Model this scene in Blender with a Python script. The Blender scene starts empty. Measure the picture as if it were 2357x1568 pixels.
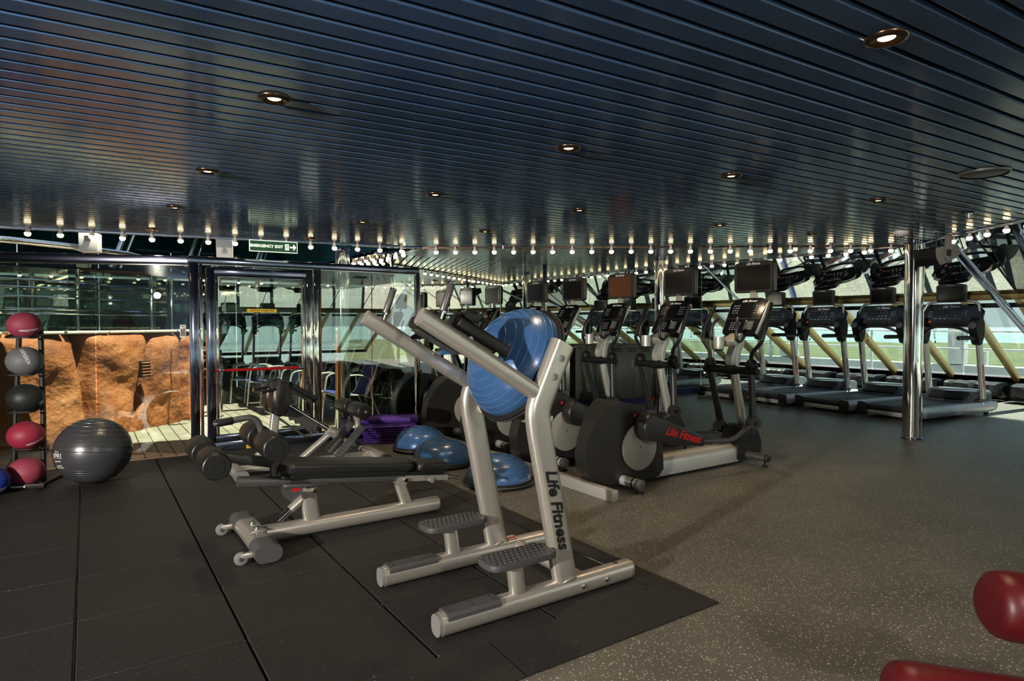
import bpy, bmesh, math, random
from mathutils import Vector, Matrix, Euler, noise
random.seed(7)
PI = math.pi
S = bpy.context.scene
COL = S.collection
R = math.radians

# ---------------------------------------------------------------- camera, sky, sun, exposure
cam = bpy.data.cameras.new('camera'); cam_o = bpy.data.objects.new('camera', cam); COL.objects.link(cam_o)
cam.sensor_width = 36; cam.lens = 36 * 1451 / 2357; cam.clip_start = 0.05; cam.clip_end = 4000
cam_o.location = (0, 0, 1.35); cam_o.rotation_euler = (R(90 - 1.56), 0, R(-34))
S.camera = cam_o
S.view_settings.view_transform = 'Standard'; S.view_settings.look = 'None'
S.view_settings.exposure = 1.2; S.view_settings.gamma = 1; S.view_settings.use_curve_mapping = False
S.cycles.max_bounces = 6; S.cycles.transparent_max_bounces = 12; S.cycles.glossy_bounces = 5
S.cycles.use_adaptive_sampling = True; S.cycles.adaptive_threshold = 0.12; S.cycles.adaptive_min_samples = 16
S.cycles.diffuse_bounces = 2; S.cycles.caustics_reflective = False; S.cycles.caustics_refractive = False
S.cycles.sample_clamp_indirect = 4.0

W = bpy.data.worlds.new('sky'); S.world = W; W.use_nodes = True
nt = W.node_tree; nt.nodes.clear()
wo = nt.nodes.new('ShaderNodeOutputWorld'); bg = nt.nodes.new('ShaderNodeBackground')
tc = nt.nodes.new('ShaderNodeTexCoord'); sx = nt.nodes.new('ShaderNodeSeparateXYZ'); cr = nt.nodes.new('ShaderNodeValToRGB')
nt.links.new(tc.outputs['Generated'], sx.inputs[0]); nt.links.new(sx.outputs['Z'], cr.inputs[0])
cr.color_ramp.elements[0].position = 0.0; cr.color_ramp.elements[0].color = (0.60, 0.66, 0.675, 1)
cr.color_ramp.elements[1].position = 0.6; cr.color_ramp.elements[1].color = (0.30, 0.42, 0.58, 1)
e = cr.color_ramp.elements.new(0.12); e.color = (0.60, 0.70, 0.74, 1)
nt.links.new(cr.outputs[0], bg.inputs[0]); bg.inputs[1].default_value = 0.48
nt.links.new(bg.outputs[0], wo.inputs[0])

def lamp(name, kind, loc, energy, col=(1, 1, 1), to=None, **kw):
    l = bpy.data.lights.new(name, kind); l.energy = energy; l.color = col
    for k, v in kw.items(): setattr(l, k, v)
    o = bpy.data.objects.new(name, l); COL.objects.link(o); o.location = loc
    if to is not None:
        o.rotation_euler = (Vector(to) - Vector(loc)).to_track_quat('-Z', 'Y').to_euler()
    return o
SUN_DIR = Vector((0.22, -0.22, 0.95)).normalized()          # towards the sun
lamp('sun', 'SUN', (0, 0, 30), 11.5, (1, 0.93, 0.80), to=Vector((0, 0, 30)) - SUN_DIR, angle=0.009)
# left key spot read off the rightward shadows; rear spot is added fill
lamp('key_spot_left', 'SPOT', (-4.6, 0.6, 1.95), 1150, (1, 0.92, 0.80), to=(1.6, 4.0, 0.4), spot_size=R(78), spot_blend=.8, shadow_soft_size=.06)
lamp('fill_spot_rear', 'SPOT', (0.8, -1.8, 2.2), 110, (1, 0.90, 0.76), to=(3.2, 3.4, 0.5), spot_size=R(80), spot_blend=.8, shadow_soft_size=.06)

# ---------------------------------------------------------------- materials
def nodes(m):
    m.use_nodes = True; n = m.node_tree.nodes; return n, m.node_tree.links, n['Principled BSDF']
def mat(name, col, metal=0.0, rough=0.5, coat=0.0, spec=0.5, emit=None, es=0.0, bump=0.0, bscale=200.0, var=0.0, vscale=6.0, sheen=0.0):
    m = bpy.data.materials.new(name); n, l, b = nodes(m)
    b.inputs['Base Color'].default_value = (*col, 1); b.inputs['Metallic'].default_value = metal
    b.inputs['Roughness'].default_value = rough; b.inputs['Coat Weight'].default_value = coat
    b.inputs['Specular IOR Level'].default_value = spec
    if emit: b.inputs['Emission Color'].default_value = (*emit, 1); b.inputs['Emission Strength'].default_value = es
    if bump or var:
        t = n.new('ShaderNodeTexCoord')
    if bump:
        x = n.new('ShaderNodeTexNoise'); x.inputs['Scale'].default_value = bscale; x.inputs['Detail'].default_value = 3
        bp = n.new('ShaderNodeBump'); bp.inputs['Strength'].default_value = bump; bp.inputs['Distance'].default_value = 0.004
        l.new(t.outputs['Object'], x.inputs['Vector']); l.new(x.outputs[0], bp.inputs['Height']); l.new(bp.outputs[0], b.inputs['Normal'])
    if var:
        x = n.new('ShaderNodeTexNoise'); x.inputs['Scale'].default_value = vscale; x.inputs['Detail'].default_value = 5
        c = n.new('ShaderNodeValToRGB'); c.color_ramp.elements[0].position = 0.3; c.color_ramp.elements[1].position = 0.7
        c.color_ramp.elements[0].color = (*[v * (1 - var) for v in col], 1); c.color_ramp.elements[1].color = (*[min(1, v * (1 + var)) for v in col], 1)
        l.new(t.outputs['Object'], x.inputs['Vector']); l.new(x.outputs[0], c.inputs[0]); l.new(c.outputs[0], b.inputs['Base Color'])
    return m
def speckle(name, base, fleck, scale, thr, rough, bump=0.0, fleck2=None):
    m = bpy.data.materials.new(name); n, l, b = nodes(m); b.inputs['Roughness'].default_value = rough
    t = n.new('ShaderNodeTexCoord')
    v = n.new('ShaderNodeTexVoronoi'); v.inputs['Scale'].default_value = scale; v.inputs['Randomness'].default_value = 1
    l.new(t.outputs['Object'], v.inputs['Vector'])
    sp = n.new('ShaderNodeSeparateColor'); l.new(v.outputs['Color'], sp.inputs[0])
    rad = n.new('ShaderNodeMath'); rad.operation = 'MULTIPLY'; rad.inputs[1].default_value = 0.45; l.new(sp.outputs[1], rad.inputs[0])
    dl = n.new('ShaderNodeMath'); dl.operation = 'LESS_THAN'; l.new(v.outputs['Distance'], dl.inputs[0]); l.new(rad.outputs[0], dl.inputs[1])
    g = n.new('ShaderNodeMath'); g.operation = 'GREATER_THAN'; g.inputs[1].default_value = thr; l.new(sp.outputs[0], g.inputs[0])
    mu = n.new('ShaderNodeMath'); mu.operation = 'MULTIPLY'; l.new(dl.outputs[0], mu.inputs[0]); l.new(g.outputs[0], mu.inputs[1])
    nz = n.new('ShaderNodeTexNoise'); nz.inputs['Scale'].default_value = 2.2; nz.inputs['Detail'].default_value = 6; l.new(t.outputs['Object'], nz.inputs['Vector'])
    c = n.new('ShaderNodeValToRGB'); c.color_ramp.elements[0].position = 0.3; c.color_ramp.elements[1].position = 0.7
    c.color_ramp.elements[0].color = (*[k * 0.82 for k in base], 1); c.color_ramp.elements[1].color = (*[k * 1.15 for k in base], 1); l.new(nz.outputs[0], c.inputs[0])
    mx = n.new('ShaderNodeMix'); mx.data_type = 'RGBA'; mx.inputs[7].default_value = (*fleck, 1)
    l.new(mu.outputs[0], mx.inputs[0]); l.new(c.outputs[0], mx.inputs[6]); l.new(mx.outputs[2], b.inputs['Base Color'])
    if bump:
        x = n.new('ShaderNodeTexNoise'); x.inputs['Scale'].default_value = 260; l.new(t.outputs['Object'], x.inputs['Vector'])
        bp = n.new('ShaderNodeBump'); bp.inputs['Strength'].default_value = bump; bp.inputs['Distance'].default_value = 0.003
        l.new(x.outputs[0], bp.inputs['Height']); l.new(bp.outputs[0], b.inputs['Normal'])
    return m
def glass(name, tint, refl, rough=0.0):
    m = bpy.data.materials.new(name); m.use_nodes = True; n = m.node_tree.nodes; l = m.node_tree.links; n.clear()
    o = n.new('ShaderNodeOutputMaterial'); tr = n.new('ShaderNodeBsdfTransparent'); gl = n.new('ShaderNodeBsdfGlossy'); mx = n.new('ShaderNodeMixShader')
    tr.inputs[0].default_value = (*tint, 1); gl.inputs['Roughness'].default_value = rough; gl.inputs[0].default_value = (0.95, 0.97, 0.95, 1)
    lw = n.new('ShaderNodeLayerWeight'); lw.inputs[0].default_value = 0.5; pw = n.new('ShaderNodeMath'); pw.operation = 'POWER'; pw.inputs[1].default_value = 4.0; l.new(lw.outputs['Facing'], pw.inputs[0])
    mr = n.new('ShaderNodeMapRange'); mr.inputs['To Min'].default_value = refl; mr.inputs['To Max'].default_value = 0.95
    l.new(pw.outputs[0], mr.inputs[0]); l.new(mr.outputs[0], mx.inputs[0]); l.new(tr.outputs[0], mx.inputs[1]); l.new(gl.outputs[0], mx.inputs[2]); l.new(mx.outputs[0], o.inputs[0])
    return m
def frosted(name, col, k):
    m = bpy.data.materials.new(name); m.use_nodes = True; n = m.node_tree.nodes; l = m.node_tree.links; n.clear()
    o = n.new('ShaderNodeOutputMaterial'); tl = n.new('ShaderNodeBsdfTranslucent'); di = n.new('ShaderNodeBsdfDiffuse'); gl = n.new('ShaderNodeBsdfGlossy')
    a = n.new('ShaderNodeMixShader'); b = n.new('ShaderNodeMixShader'); t = n.new('ShaderNodeTexCoord'); z = n.new('ShaderNodeTexNoise'); z.inputs['Scale'].default_value = 55
    c = n.new('ShaderNodeValToRGB'); c.color_ramp.elements[0].position = 0.35; c.color_ramp.elements[1].position = 0.7
    c.color_ramp.elements[0].color = (*[v * 0.85 for v in col], 1); c.color_ramp.elements[1].color = (*[v * 1.1 for v in col], 1)
    l.new(t.outputs['Object'], z.inputs['Vector']); l.new(z.outputs[0], c.inputs[0]); l.new(c.outputs[0], tl.inputs[0]); l.new(c.outputs[0], di.inputs[0])
    gl.inputs['Roughness'].default_value = 0.02; a.inputs[0].default_value = 0.3; b.inputs[0].default_value = k
    l.new(tl.outputs[0], a.inputs[1]); l.new(di.outputs[0], a.inputs[2]); l.new(a.outputs[0], b.inputs[1]); l.new(gl.outputs[0], b.inputs[2]); l.new(b.outputs[0], o.inputs[0])
    return m
M = {}
M['silver'] = mat('silver paint', (0.58, 0.55, 0.505), 0.72, 0.30, bump=0.05, bscale=700)
M['silver_light'] = mat('light silver', (0.62, 0.60, 0.56), 0.7, 0.3)
M['alu'] = mat('satin aluminium', (0.62, 0.61, 0.57), 0.6, 0.38)
M['chrome'] = mat('polished chrome', (0.74, 0.72, 0.68), 1.0, 0.06)
M['chrome_dark'] = mat('dark polished steel', (0.24, 0.26, 0.37), 1.0, 0.12)
M['vinyl'] = mat('black vinyl', (0.012, 0.0115, 0.011), 0, 0.36, bump=0.08, bscale=500)
M['black'] = mat('black plastic', (0.009, 0.009, 0.0095), 0, 0.5, spec=0.3)
M['panel'] = mat('console face', (0.006, 0.006, 0.008), 0, 0.22, spec=0.35)
M['char'] = mat('charcoal plastic', (0.022, 0.0215, 0.0205), 0, 0.36)
M['shroud'] = mat('charcoal moulded shell', (0.017, 0.0165, 0.0155), 0.0, 0.34)
M['dgrey'] = mat('dark grey metal', (0.10, 0.10, 0.10), 0.5, 0.38)
M['grey'] = mat('mid grey plastic', (0.20, 0.20, 0.20), 0.1, 0.45)
M['disc'] = mat('grey disc', (0.36, 0.35, 0.31), 0.2, 0.42)
M['rubbergrey'] = mat('grey rubber tread', (0.055, 0.056, 0.06), 0, 0.55)
M['tread_rail'] = mat('blue grey rail', (0.50, 0.53, 0.56), 0.35, 0.36)
M['hood'] = mat('blue grey hood', (0.095, 0.104, 0.118), 0.15, 0.36)
M['belt'] = mat('running belt', (0.012, 0.012, 0.013), 0, 0.6, bump=0.1, bscale=900)
M['bosu'] = mat('blue balance dome', (0.037, 0.102, 0.25), 0.1, 0.27, coat=0.2)
M['bosu_line'] = mat('pale blue ridge', (0.07, 0.16, 0.34), 0.1, 0.3)
M['purple'] = mat('purple foam mat', (0.085, 0.028, 0.27), 0, 0.62, bump=0.2, bscale=350)
M['redball'] = mat('crimson rubber', (0.33, 0.022, 0.055), 0, 0.52, bump=0.1, bscale=500)
M['redball2'] = mat('dusty crimson rubber', (0.32, 0.045, 0.085), 0, 0.6, bump=0.1, bscale=500)
M['greyball'] = mat('grey rubber', (0.16, 0.165, 0.18), 0, 0.55, bump=0.1, bscale=500)
M['blackball'] = mat('black rubber', (0.018, 0.02, 0.022), 0, 0.5, bump=0.1, bscale=500)
M['blueball'] = mat('royal blue rubber', (0.012, 0.045, 0.36), 0, 0.48, bump=0.1, bscale=500)
M['gymball'] = mat('graphite vinyl', (0.10, 0.103, 0.115), 0.55, 0.30)
M['white'] = mat('white print', (0.75, 0.75, 0.75), 0, 0.5)
M['whitepaint'] = mat('white gloss paint', (0.75, 0.76, 0.74), 0, 0.4)
M['offwhite'] = mat('off white casing', (0.55, 0.54, 0.48), 0, 0.5)
M['print_black'] = mat('black print', (0.008, 0.008, 0.008), 0, 0.45)
M['print_red'] = mat('red print', (0.50, 0.008, 0.012), 0, 0.45)
M['red'] = mat('red gloss', (0.42, 0.008, 0.012), 0, 0.3)
M['redvinyl'] = mat('dark red vinyl', (0.085, 0.003, 0.006), 0, 0.42, bump=0.05, bscale=60)
M['gold'] = mat('gold anodised frame', (0.29, 0.215, 0.075), 0.55, 0.36)
M['screen'] = mat('dark screen', (0.010, 0.008, 0.008), 0, 0.12, spec=0.22)
M['screen_warm'] = mat('brown glowing screen', (0.03, 0.012, 0.006), 0, 0.12, emit=(0.35, 0.09, 0.02), es=0.06)
M['btn'] = mat('pale key legend', (0.45, 0.47, 0.5), 0, 0.5)
M['btn_green'] = mat('green key', (0.18, 0.5, 0.08), 0, 0.4)
M['btn_orange'] = mat('orange key', (0.62, 0.14, 0.03), 0, 0.4)
M['slat'] = mat('navy ceiling slat', (0.066, 0.130, 0.265), 0.08, 0.15, spec=0.3, var=0.22, vscale=1.3)
M['slat_far'] = mat('navy ceiling slat far', (0.066, 0.130, 0.265), 0.08, 0.15, spec=0.3, var=0.22, vscale=1.3)
M['slot'] = mat('deep blue slot', (0.004, 0.014, 0.055), 0.2, 0.4)
M['mirror'] = mat('tinted mirror', (0.68, 0.74, 0.69), 1.0, 0.005)
M['mirror_dark'] = mat('dark mirror', (0.22, 0.26, 0.25), 1.0, 0.02)
M['navy'] = mat('navy wall', (0.012, 0.018, 0.045), 0, 0.4)
M['bluebase'] = mat('blue skirting', (0.008, 0.010, 0.06), 0, 0.5)
M['teal'] = mat('teal painted steel', (0.012, 0.085, 0.105), 0.2, 0.35, var=0.3, vscale=0.8)
M['deck'] = mat('pale teak plank', (0.20, 0.175, 0.125), 0, 0.6, var=0.16, vscale=3)
M['caulk'] = mat('dark caulking', (0.03, 0.025, 0.02), 0, 0.8)
M['cream'] = mat('cream coping tile', (0.60, 0.55, 0.42), 0, 0.5, var=0.1)
M['bluesling'] = mat('blue mesh sling', (0.018, 0.024, 0.12), 0, 0.7, bump=0.2, bscale=400)
M['chairframe'] = mat('pale chair frame', (0.50, 0.50, 0.42), 0.5, 0.35)
M['yellow'] = mat('yellow label', (0.75, 0.46, 0.03), 0, 0.5)
M['exitgreen'] = mat('dark green sign', (0.012, 0.085, 0.05), 0, 0.4)
M['exitink'] = mat('pale green ink', (0.62, 0.72, 0.45), 0, 0.5, emit=(0.62, 0.72, 0.45), es=0.8)  # emission added so the lettering reads where little light falls
M['bulb'] = mat('lit bulb', (0.9, 0.85, 0.75), 0, 0.4, emit=(1.0, 0.74, 0.40), es=4.2)
M['bulbcap'] = mat('white bulb collar', (0.75, 0.72, 0.66), 0, 0.4)
M['lamp'] = mat('lit halogen', (1, 0.9, 0.7), 0, 0.4, emit=(1.0, 0.72, 0.36), es=14)
M['bronze'] = mat('bronze trim', (0.10, 0.06, 0.035), 0.9, 0.25)
M['oil'] = mat('grey vinyl cover', (0.013, 0.014, 0.016), 0, 0.45, bump=0.6, bscale=12)
M['sea'] = mat('teal sea', (0.13, 0.19, 0.20), 0, 0.6, bump=0.3, bscale=0.4, var=0.15, vscale=0.02)
M['shore'] = mat('green shore', (0.06, 0.075, 0.025), 0, 0.9, var=0.45, vscale=0.15)
M['shipwhite'] = mat('white ship steel', (0.45, 0.46, 0.46), 0, 0.45)
M['steelbox'] = mat('brushed steel cabinet', (0.15, 0.155, 0.135), 0.7, 0.4)
M['brownpanel'] = mat('dim brown panel', (0.05, 0.035, 0.02), 0, 0.4)
M['floor'] = speckle('speckled vinyl', (0.105, 0.098, 0.082), (0.62, 0.60, 0.50), 128, 0.55, 0.44)
M['mat'] = speckle('black rubber crumb', (0.0085, 0.0083, 0.008), (0.16, 0.16, 0.15), 150, 0.965, 0.72, bump=0.5)
M['glass'] = glass('clear partition glass', (0.80, 0.88, 0.84), 0.20)
M['winglass'] = glass('tinted window glass', (0.80, 0.89, 0.88), 0.05)
M['frost'] = glass('reflective coated pane', (0.10, 0.13, 0.12), 0.92, 0.004)
M['shadepane'] = glass('pane tinted for shade', (0.06, 0.08, 0.08), 0.30)  # tint darkened to stand for shade on the corner facet
def rockmat():
    m = bpy.data.materials.new('orange cast rock'); n, l, b = nodes(m); b.inputs['Roughness'].default_value = 0.75
    t = n.new('ShaderNodeTexCoord'); a = n.new('ShaderNodeTexNoise'); a.inputs['Scale'].default_value = 2.3; a.inputs['Detail'].default_value = 9; a.inputs['Roughness'].default_value = 0.62
    c = n.new('ShaderNodeValToRGB'); el = c.color_ramp.elements
    el[0].position = 0.3; el[0].color = (0.15, 0.042, 0.008, 1); el[1].position = 0.75; el[1].color = (0.36, 0.145, 0.045, 1); x = el.new(0.5); x.color = (0.27, 0.080, 0.015, 1)
    l.new(t.outputs['Object'], a.inputs['Vector']); l.new(a.outputs[0], c.inputs[0]); l.new(c.outputs[0], b.inputs['Base Color'])
    q = n.new('ShaderNodeTexNoise'); q.inputs['Scale'].default_value = 22; q.inputs['Detail'].default_value = 8; l.new(t.outputs['Object'], q.inputs['Vector'])
    bp = n.new('ShaderNodeBump'); bp.inputs['Strength'].default_value = 0.6; bp.inputs['Distance'].default_value = 0.03; l.new(q.outputs[0], bp.inputs['Height']); l.new(bp.outputs[0], b.inputs['Normal'])
    return m
M['rock'] = rockmat()

# ---------------------------------------------------------------- mesh helpers
def B(): return bmesh.new()
def obj(name, bm, m, parent=None, loc=None, rot=None, sharp=35, smooth=True):
    bmesh.ops.recalc_face_normals(bm, faces=bm.faces)
    me = bpy.data.meshes.new(name); bm.to_mesh(me); bm.free()
    if smooth:
        for p in me.polygons: p.use_smooth = True
        me.set_sharp_from_angle(angle=R(sharp))
    me.materials.append(m if not isinstance(m, str) else M[m])
    o = bpy.data.objects.new(name, me); COL.objects.link(o)
    if parent: o.parent = parent
    if loc is not None: o.location = loc
    if rot is not None: o.rotation_euler = rot
    return o
def tag(o, label, cat, group=None, kind=None):
    if label: o['label'] = label
    if cat: o['category'] = cat
    if group: o['group'] = group
    if kind: o['kind'] = kind
    return o
def struct(o, label=None, cat=None):
    o['kind'] = 'structure'
    if label: o['label'] = label
    if cat: o['category'] = cat
    return o
def thing(name, label, cat, loc=(0, 0, 0), rz=0, group=None):
    o = bpy.data.objects.new(name, None); COL.objects.link(o); o.empty_display_size = 0.1
    o.location = loc; o.rotation_euler = (0, 0, rz); return tag(o, label, cat, group)
def dup(root, loc, rz=None, label=None):
    r = root.copy(); COL.objects.link(r); r.location = loc
    if rz is not None: r.rotation_euler = (0, 0, rz)
    if label: r['label'] = label
    for ch in list(root.children):
        c = ch.copy(); COL.objects.link(c); c.parent = r
        for g in list(ch.children):
            d = g.copy(); COL.objects.link(d); d.parent = c
    return r
def bx(bm, c, s, rot=None, bev=0.0, seg=2):
    mt = Matrix.Translation(c) @ (Euler(rot).to_matrix().to_4x4() if rot else Matrix()) @ Matrix.Diagonal((*s, 1))
    r = bmesh.ops.create_cube(bm, size=1, matrix=mt)
    if bev:
        es = list({e for v in r['verts'] for e in v.link_edges})
        bmesh.ops.bevel(bm, geom=es, offset=bev, segments=seg, profile=0.5, affect='EDGES')
    return bm
def ring_bridge(bm, rings, close=True, caps=True):
    for a, b in zip(rings, rings[1:]):
        n = len(a)
        for i in range(n if close else n - 1):
            j = (i + 1) % n
            if a[i] is a[j] or b[i] is b[j]: continue
            bm.faces.new((a[i], a[j], b[j], b[i]))
    if caps and close:
        bm.faces.new(rings[0][::-1]); bm.faces.new(rings[-1])
def lathe(bm, prof, o=(0, 0, 0), axis=(0, 0, 1), n=24, caps=True):
    """prof: list of (radius, height along axis)"""
    ax = Vector(axis).normalized(); q = ax.to_track_quat('Z', 'Y').to_matrix(); o = Vector(o); rings = []
    for r, h in prof:
        r = max(r, 1e-4)
        rings.append([bm.verts.new(o + q @ Vector((r * math.cos(2 * PI * i / n), r * math.sin(2 * PI * i / n), h))) for i in range(n)])
    ring_bridge(bm, rings, caps=caps); return bm
def cyl(bm, p0, p1, r, r2=None, n=20, bev=0.0):
    p0, p1 = Vector(p0), Vector(p1); L = (p1 - p0).length; r2 = r if r2 is None else r2
    prof = [(r, 0), (r2, L)] if not bev else [(r - bev, 0), (r - bev * .3, bev * .3), (r, bev), (r2, L - bev), (r2 - bev * .3, L - bev * .3), (r2 - bev, L)]
    return lathe(bm, prof, p0, p1 - p0, n)
def smooth_path(pts, fil, k=5):
    pts = [Vector(p) for p in pts]; out = [pts[0]]
    for i in range(1, len(pts) - 1):
        a, b, c = pts[i - 1], pts[i], pts[i + 1]; f = min(fil, (a - b).length * .48, (c - b).length * .48)
        p0 = b + (a - b).normalized() * f; p2 = b + (c - b).normalized() * f
        for j in range(k + 1):
            t = j / k; out.append(p0 * (1 - t) ** 2 + b * 2 * t * (1 - t) + p2 * t * t)
    out.append(pts[-1]); return out
def tube(bm, pts, r, n=12, fil=0.08, sec=None, up=(0, 1, 0), r_end=None, k=5):
    """sec: list of 2D offsets (side, up) for a non-round section, radius ignored"""
    P = smooth_path(pts, fil, k) if fil else [Vector(p) for p in pts]
    rings = []; upv = Vector(up)
    for i, p in enumerate(P):
        t = (P[min(i + 1, len(P) - 1)] - P[max(i - 1, 0)]).normalized()
        s = t.cross(upv)
        if s.length < 1e-3: s = t.orthogonal()
        s.normalize(); u = s.cross(t).normalized(); upv = u if not sec else upv
        f = 1 if r_end is None else (1 + (r_end / r - 1) * i / (len(P) - 1))
        if sec: rings.append([bm.verts.new(p + s * a * f + u * b * f) for a, b in sec])
        else: rings.append([bm.verts.new(p + (s * math.cos(2 * PI * j / n) + u * math.sin(2 * PI * j / n)) * r * f) for j in range(n)])
    ring_bridge(bm, rings); return bm
def rsec(w, h, r, k=3):
    """rounded rectangle section"""
    o = []
    for cx, cy, a0 in ((w / 2 - r, h / 2 - r, 0), (-w / 2 + r, h / 2 - r, 90), (-w / 2 + r, -h / 2 + r, 180), (w / 2 - r, -h / 2 + r, 270)):
        for i in range(k + 1):
            a = R(a0 + 90 * i / k); o.append((cx + r * math.cos(a), cy + r * math.sin(a)))
    return o
def prism(bm, pts, c0, c1, ax='y', bev=0.0, seg=2, mt=None):
    """pts 2D outline in the plane normal to ax, extruded from c0 to c1"""
    def P(a, b, c): return {'y': (a, c, b), 'z': (a, b, c), 'x': (c, a, b)}[ax]
    lo = [bm.verts.new(P(a, b, c0)) for a, b in pts]; hi = [bm.verts.new(P(a, b, c1)) for a, b in pts]
    ring_bridge(bm, [lo, hi])
    if bev:
        es = [e for e in {e for v in lo + hi for e in v.link_edges} if (e.verts[0] in lo) == (e.verts[1] in lo)]
        r = bmesh.ops.bevel(bm, geom=es, offset=bev, segments=seg, profile=0.5, affect='EDGES')
    if mt is not None: bmesh.ops.transform(bm, matrix=mt, verts=lo + hi if not bev else bm.verts[:])
    return bm
def round_poly(pts, r, k=4):
    o = []; n = len(pts); V = [Vector((*p, 0)) for p in pts]
    for i in range(n):
        a, b, c = V[i - 1], V[i], V[(i + 1) % n]; f = min(r, (a - b).length * .45, (c - b).length * .45)
        p0 = b + (a - b).normalized() * f; p2 = b + (c - b).normalized() * f
        for j in range(k + 1):
            t = j / k; q = p0 * (1 - t) ** 2 + b * 2 * t * (1 - t) + p2 * t * t; o.append((q.x, q.y))
    return o
def sphere(bm, c, r, sx=1, sy=1, sz=1, u=24, v=16):
    bmesh.ops.create_uvsphere(bm, u_segments=u, v_segments=v, radius=1, matrix=Matrix.Translation(c) @ Matrix.Diagonal((r * sx, r * sy, r * sz, 1))); return bm
def text(name, body, size, m, parent, loc, xdir, ydir, shear=0.0, bold=0.0, align='CENTER', ext=0.0006):
    cu = bpy.data.curves.new(name, 'FONT'); cu.body = body; cu.size = size; cu.align_x = align; cu.align_y = 'CENTER'
    cu.shear = shear; cu.offset = bold; cu.extrude = ext; cu.resolution_u = 3
    o = bpy.data.objects.new(name, cu); COL.objects.link(o)
    bpy.context.view_layer.update()
    me = bpy.data.meshes.new_from_object(o.evaluated_get(bpy.context.evaluated_depsgraph_get()))
    bpy.data.objects.remove(o); bpy.data.curves.remove(cu)
    me.materials.clear(); me.materials.append(M[m]); o = bpy.data.objects.new(name, me); COL.objects.link(o)
    x = Vector(xdir).normalized(); y = Vector(ydir); z = x.cross(y).normalized(); y = z.cross(x)
    mt = Matrix((x, y, z)).transposed().to_4x4(); mt.translation = Vector(loc)
    if parent: o.parent = parent
    o.matrix_local = mt; return o
# ---------------------------------------------------------------- setting: floors
def poly_mesh(bm, pts, z0, z1=None):
    a = [bm.verts.new((x, y, z0)) for x, y in pts]
    if z1 is None: bm.faces.new(a)
    else: ring_bridge(bm, [a, [bm.verts.new((x, y, z1)) for x, y in pts]])
def clip(poly, nx, ny, c):
    """keep the side nx*x+ny*y <= c"""
    o = []
    for i in range(len(poly)):
        a, b = poly[i - 1], poly[i]; da = nx * a[0] + ny * a[1] - c; db = nx * b[0] + ny * b[1] - c
        if (da <= 0) != (db <= 0):
            t = da / (da - db); o.append((a[0] + (b[0] - a[0]) * t, a[1] + (b[1] - a[1]) * t))
        if db <= 0: o.append(b)
    return o
def strips(poly, ang, pitch, width, off=0.0):
    nx, ny = -math.sin(ang), math.cos(ang); ds = [nx * x + ny * y for x, y in poly]
    k = math.floor((min(ds) - off) / pitch)
    while k * pitch + off < max(ds):
        c0 = k * pitch + off; k += 1
        q = clip(clip(poly, nx, ny, c0 + width), -nx, -ny, -c0)
        if len(q) > 2: yield q
CC = (8.3, 3.72)                                     # ceiling corner beside the chrome column
CA = (3.5, 7.2)                                      # corner of the ceiling at the pool deck opening
NEAR = [(-7, -3), (6.0, -3), (6.0, 0.70), CC, CA, (-0.6, 7.92), (-7, 9.1)]
FAR = [CC, (8.1, 8.1), (3.45, 8.1), CA]
b = B(); poly_mesh(b, [(-7, -8.4), (14.2, -8.4), (14.2, 8.14), (3.45, 8.14), (3.45, 7.06), (-7, 7.06)], -0.06, 0.0)
floor = struct(obj('floor', b, 'floor', smooth=False))
b = B(); poly_mesh(b, [(-7, 7.06), (3.45, 7.06), (3.45, 14.3), (-7, 14.3)], -0.06, -0.012)
deck = struct(obj('floor_deck', b, 'caulk', smooth=False))
x = -6.98
while x < 3.4:
    y = 7.08 - random.random() * 1.5
    b = B(); poly_mesh(b, [(x, 7.08), (x + .128, 7.08), (x + .128, 14.2), (x, 14.2)], -0.012, 0.004 + random.random() * .0015)
    obj('plank', b, 'deck', deck, smooth=False); x += .138
b = B(); bx(b, (-3.08, 7.068, 0.012), (7.8, 0.035, 0.03), bev=0.006)
struct(obj('trim_1', b, 'chrome'))
# rubber mat: square tiles in a grid with a bevelled edge ramp
mat_o = thing('rubber_gym_flooring', 'black rubber crumb tile flooring covering the left half of the gym floor', 'mat', (0, 2, 0))
xs = [-0.06 + 0.598 * k for k in range(-6, 5)]; xs = [v for v in xs if v < 2.35]
ys = [2.21 + 0.5805 * k for k in range(0, 9)]; ys[-1] = 7.045
def tile(x0, x1, y0, y1, zz):
    g = 0.0045; b = B(); bx(b, ((x0 + x1) / 2, (y0 + y1) / 2 - 2, 0.012 + zz / 2), (x1 - x0 - 2 * g, y1 - y0 - 2 * g, 0.024 + zz), bev=0.004, seg=1)
    obj('tile', b, 'mat', mat_o)
for i in range(len(xs) - 1):
    for j in range(len(ys) - 1): tile(xs[i], xs[i + 1], ys[j], ys[j + 1], random.random() * .002)
def ramp(pts_in, pts_out):
    b = B(); a = [(*p, 0) for p in pts_in] + [(*p, 0) for p in pts_out[::-1]]; t = [(*p, 0.024) for p in pts_in] + [(*p, 0.007) for p in pts_out[::-1]]
    ring_bridge(b, [[b.verts.new((p[0], p[1] - 2, p[2])) for p in a], [b.verts.new((p[0], p[1] - 2, p[2])) for p in t]])
    obj('edge_ramp', b, 'mat', mat_o, smooth=False)
xe = xs[-1]
ex = [-3.6, -2.2, -1.0, 0.18, 1.37, xe]
for a, c in zip(ex, ex[1:]): ramp([(a + .003, 2.208), (c - .003, 2.208)], [(a + .003, 1.93), ((2.505 if c == xe else c - .003), 1.93)])
ey = [2.208, 3.37, 4.53, 5.69, 7.045]
for a, c in zip(ey, ey[1:]): ramp([(xe + .002, a + .003), (xe + .002, c - .003)], [(2.505, (1.93 if a == 2.208 else a + .003)), (2.505, c - .003)])
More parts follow.
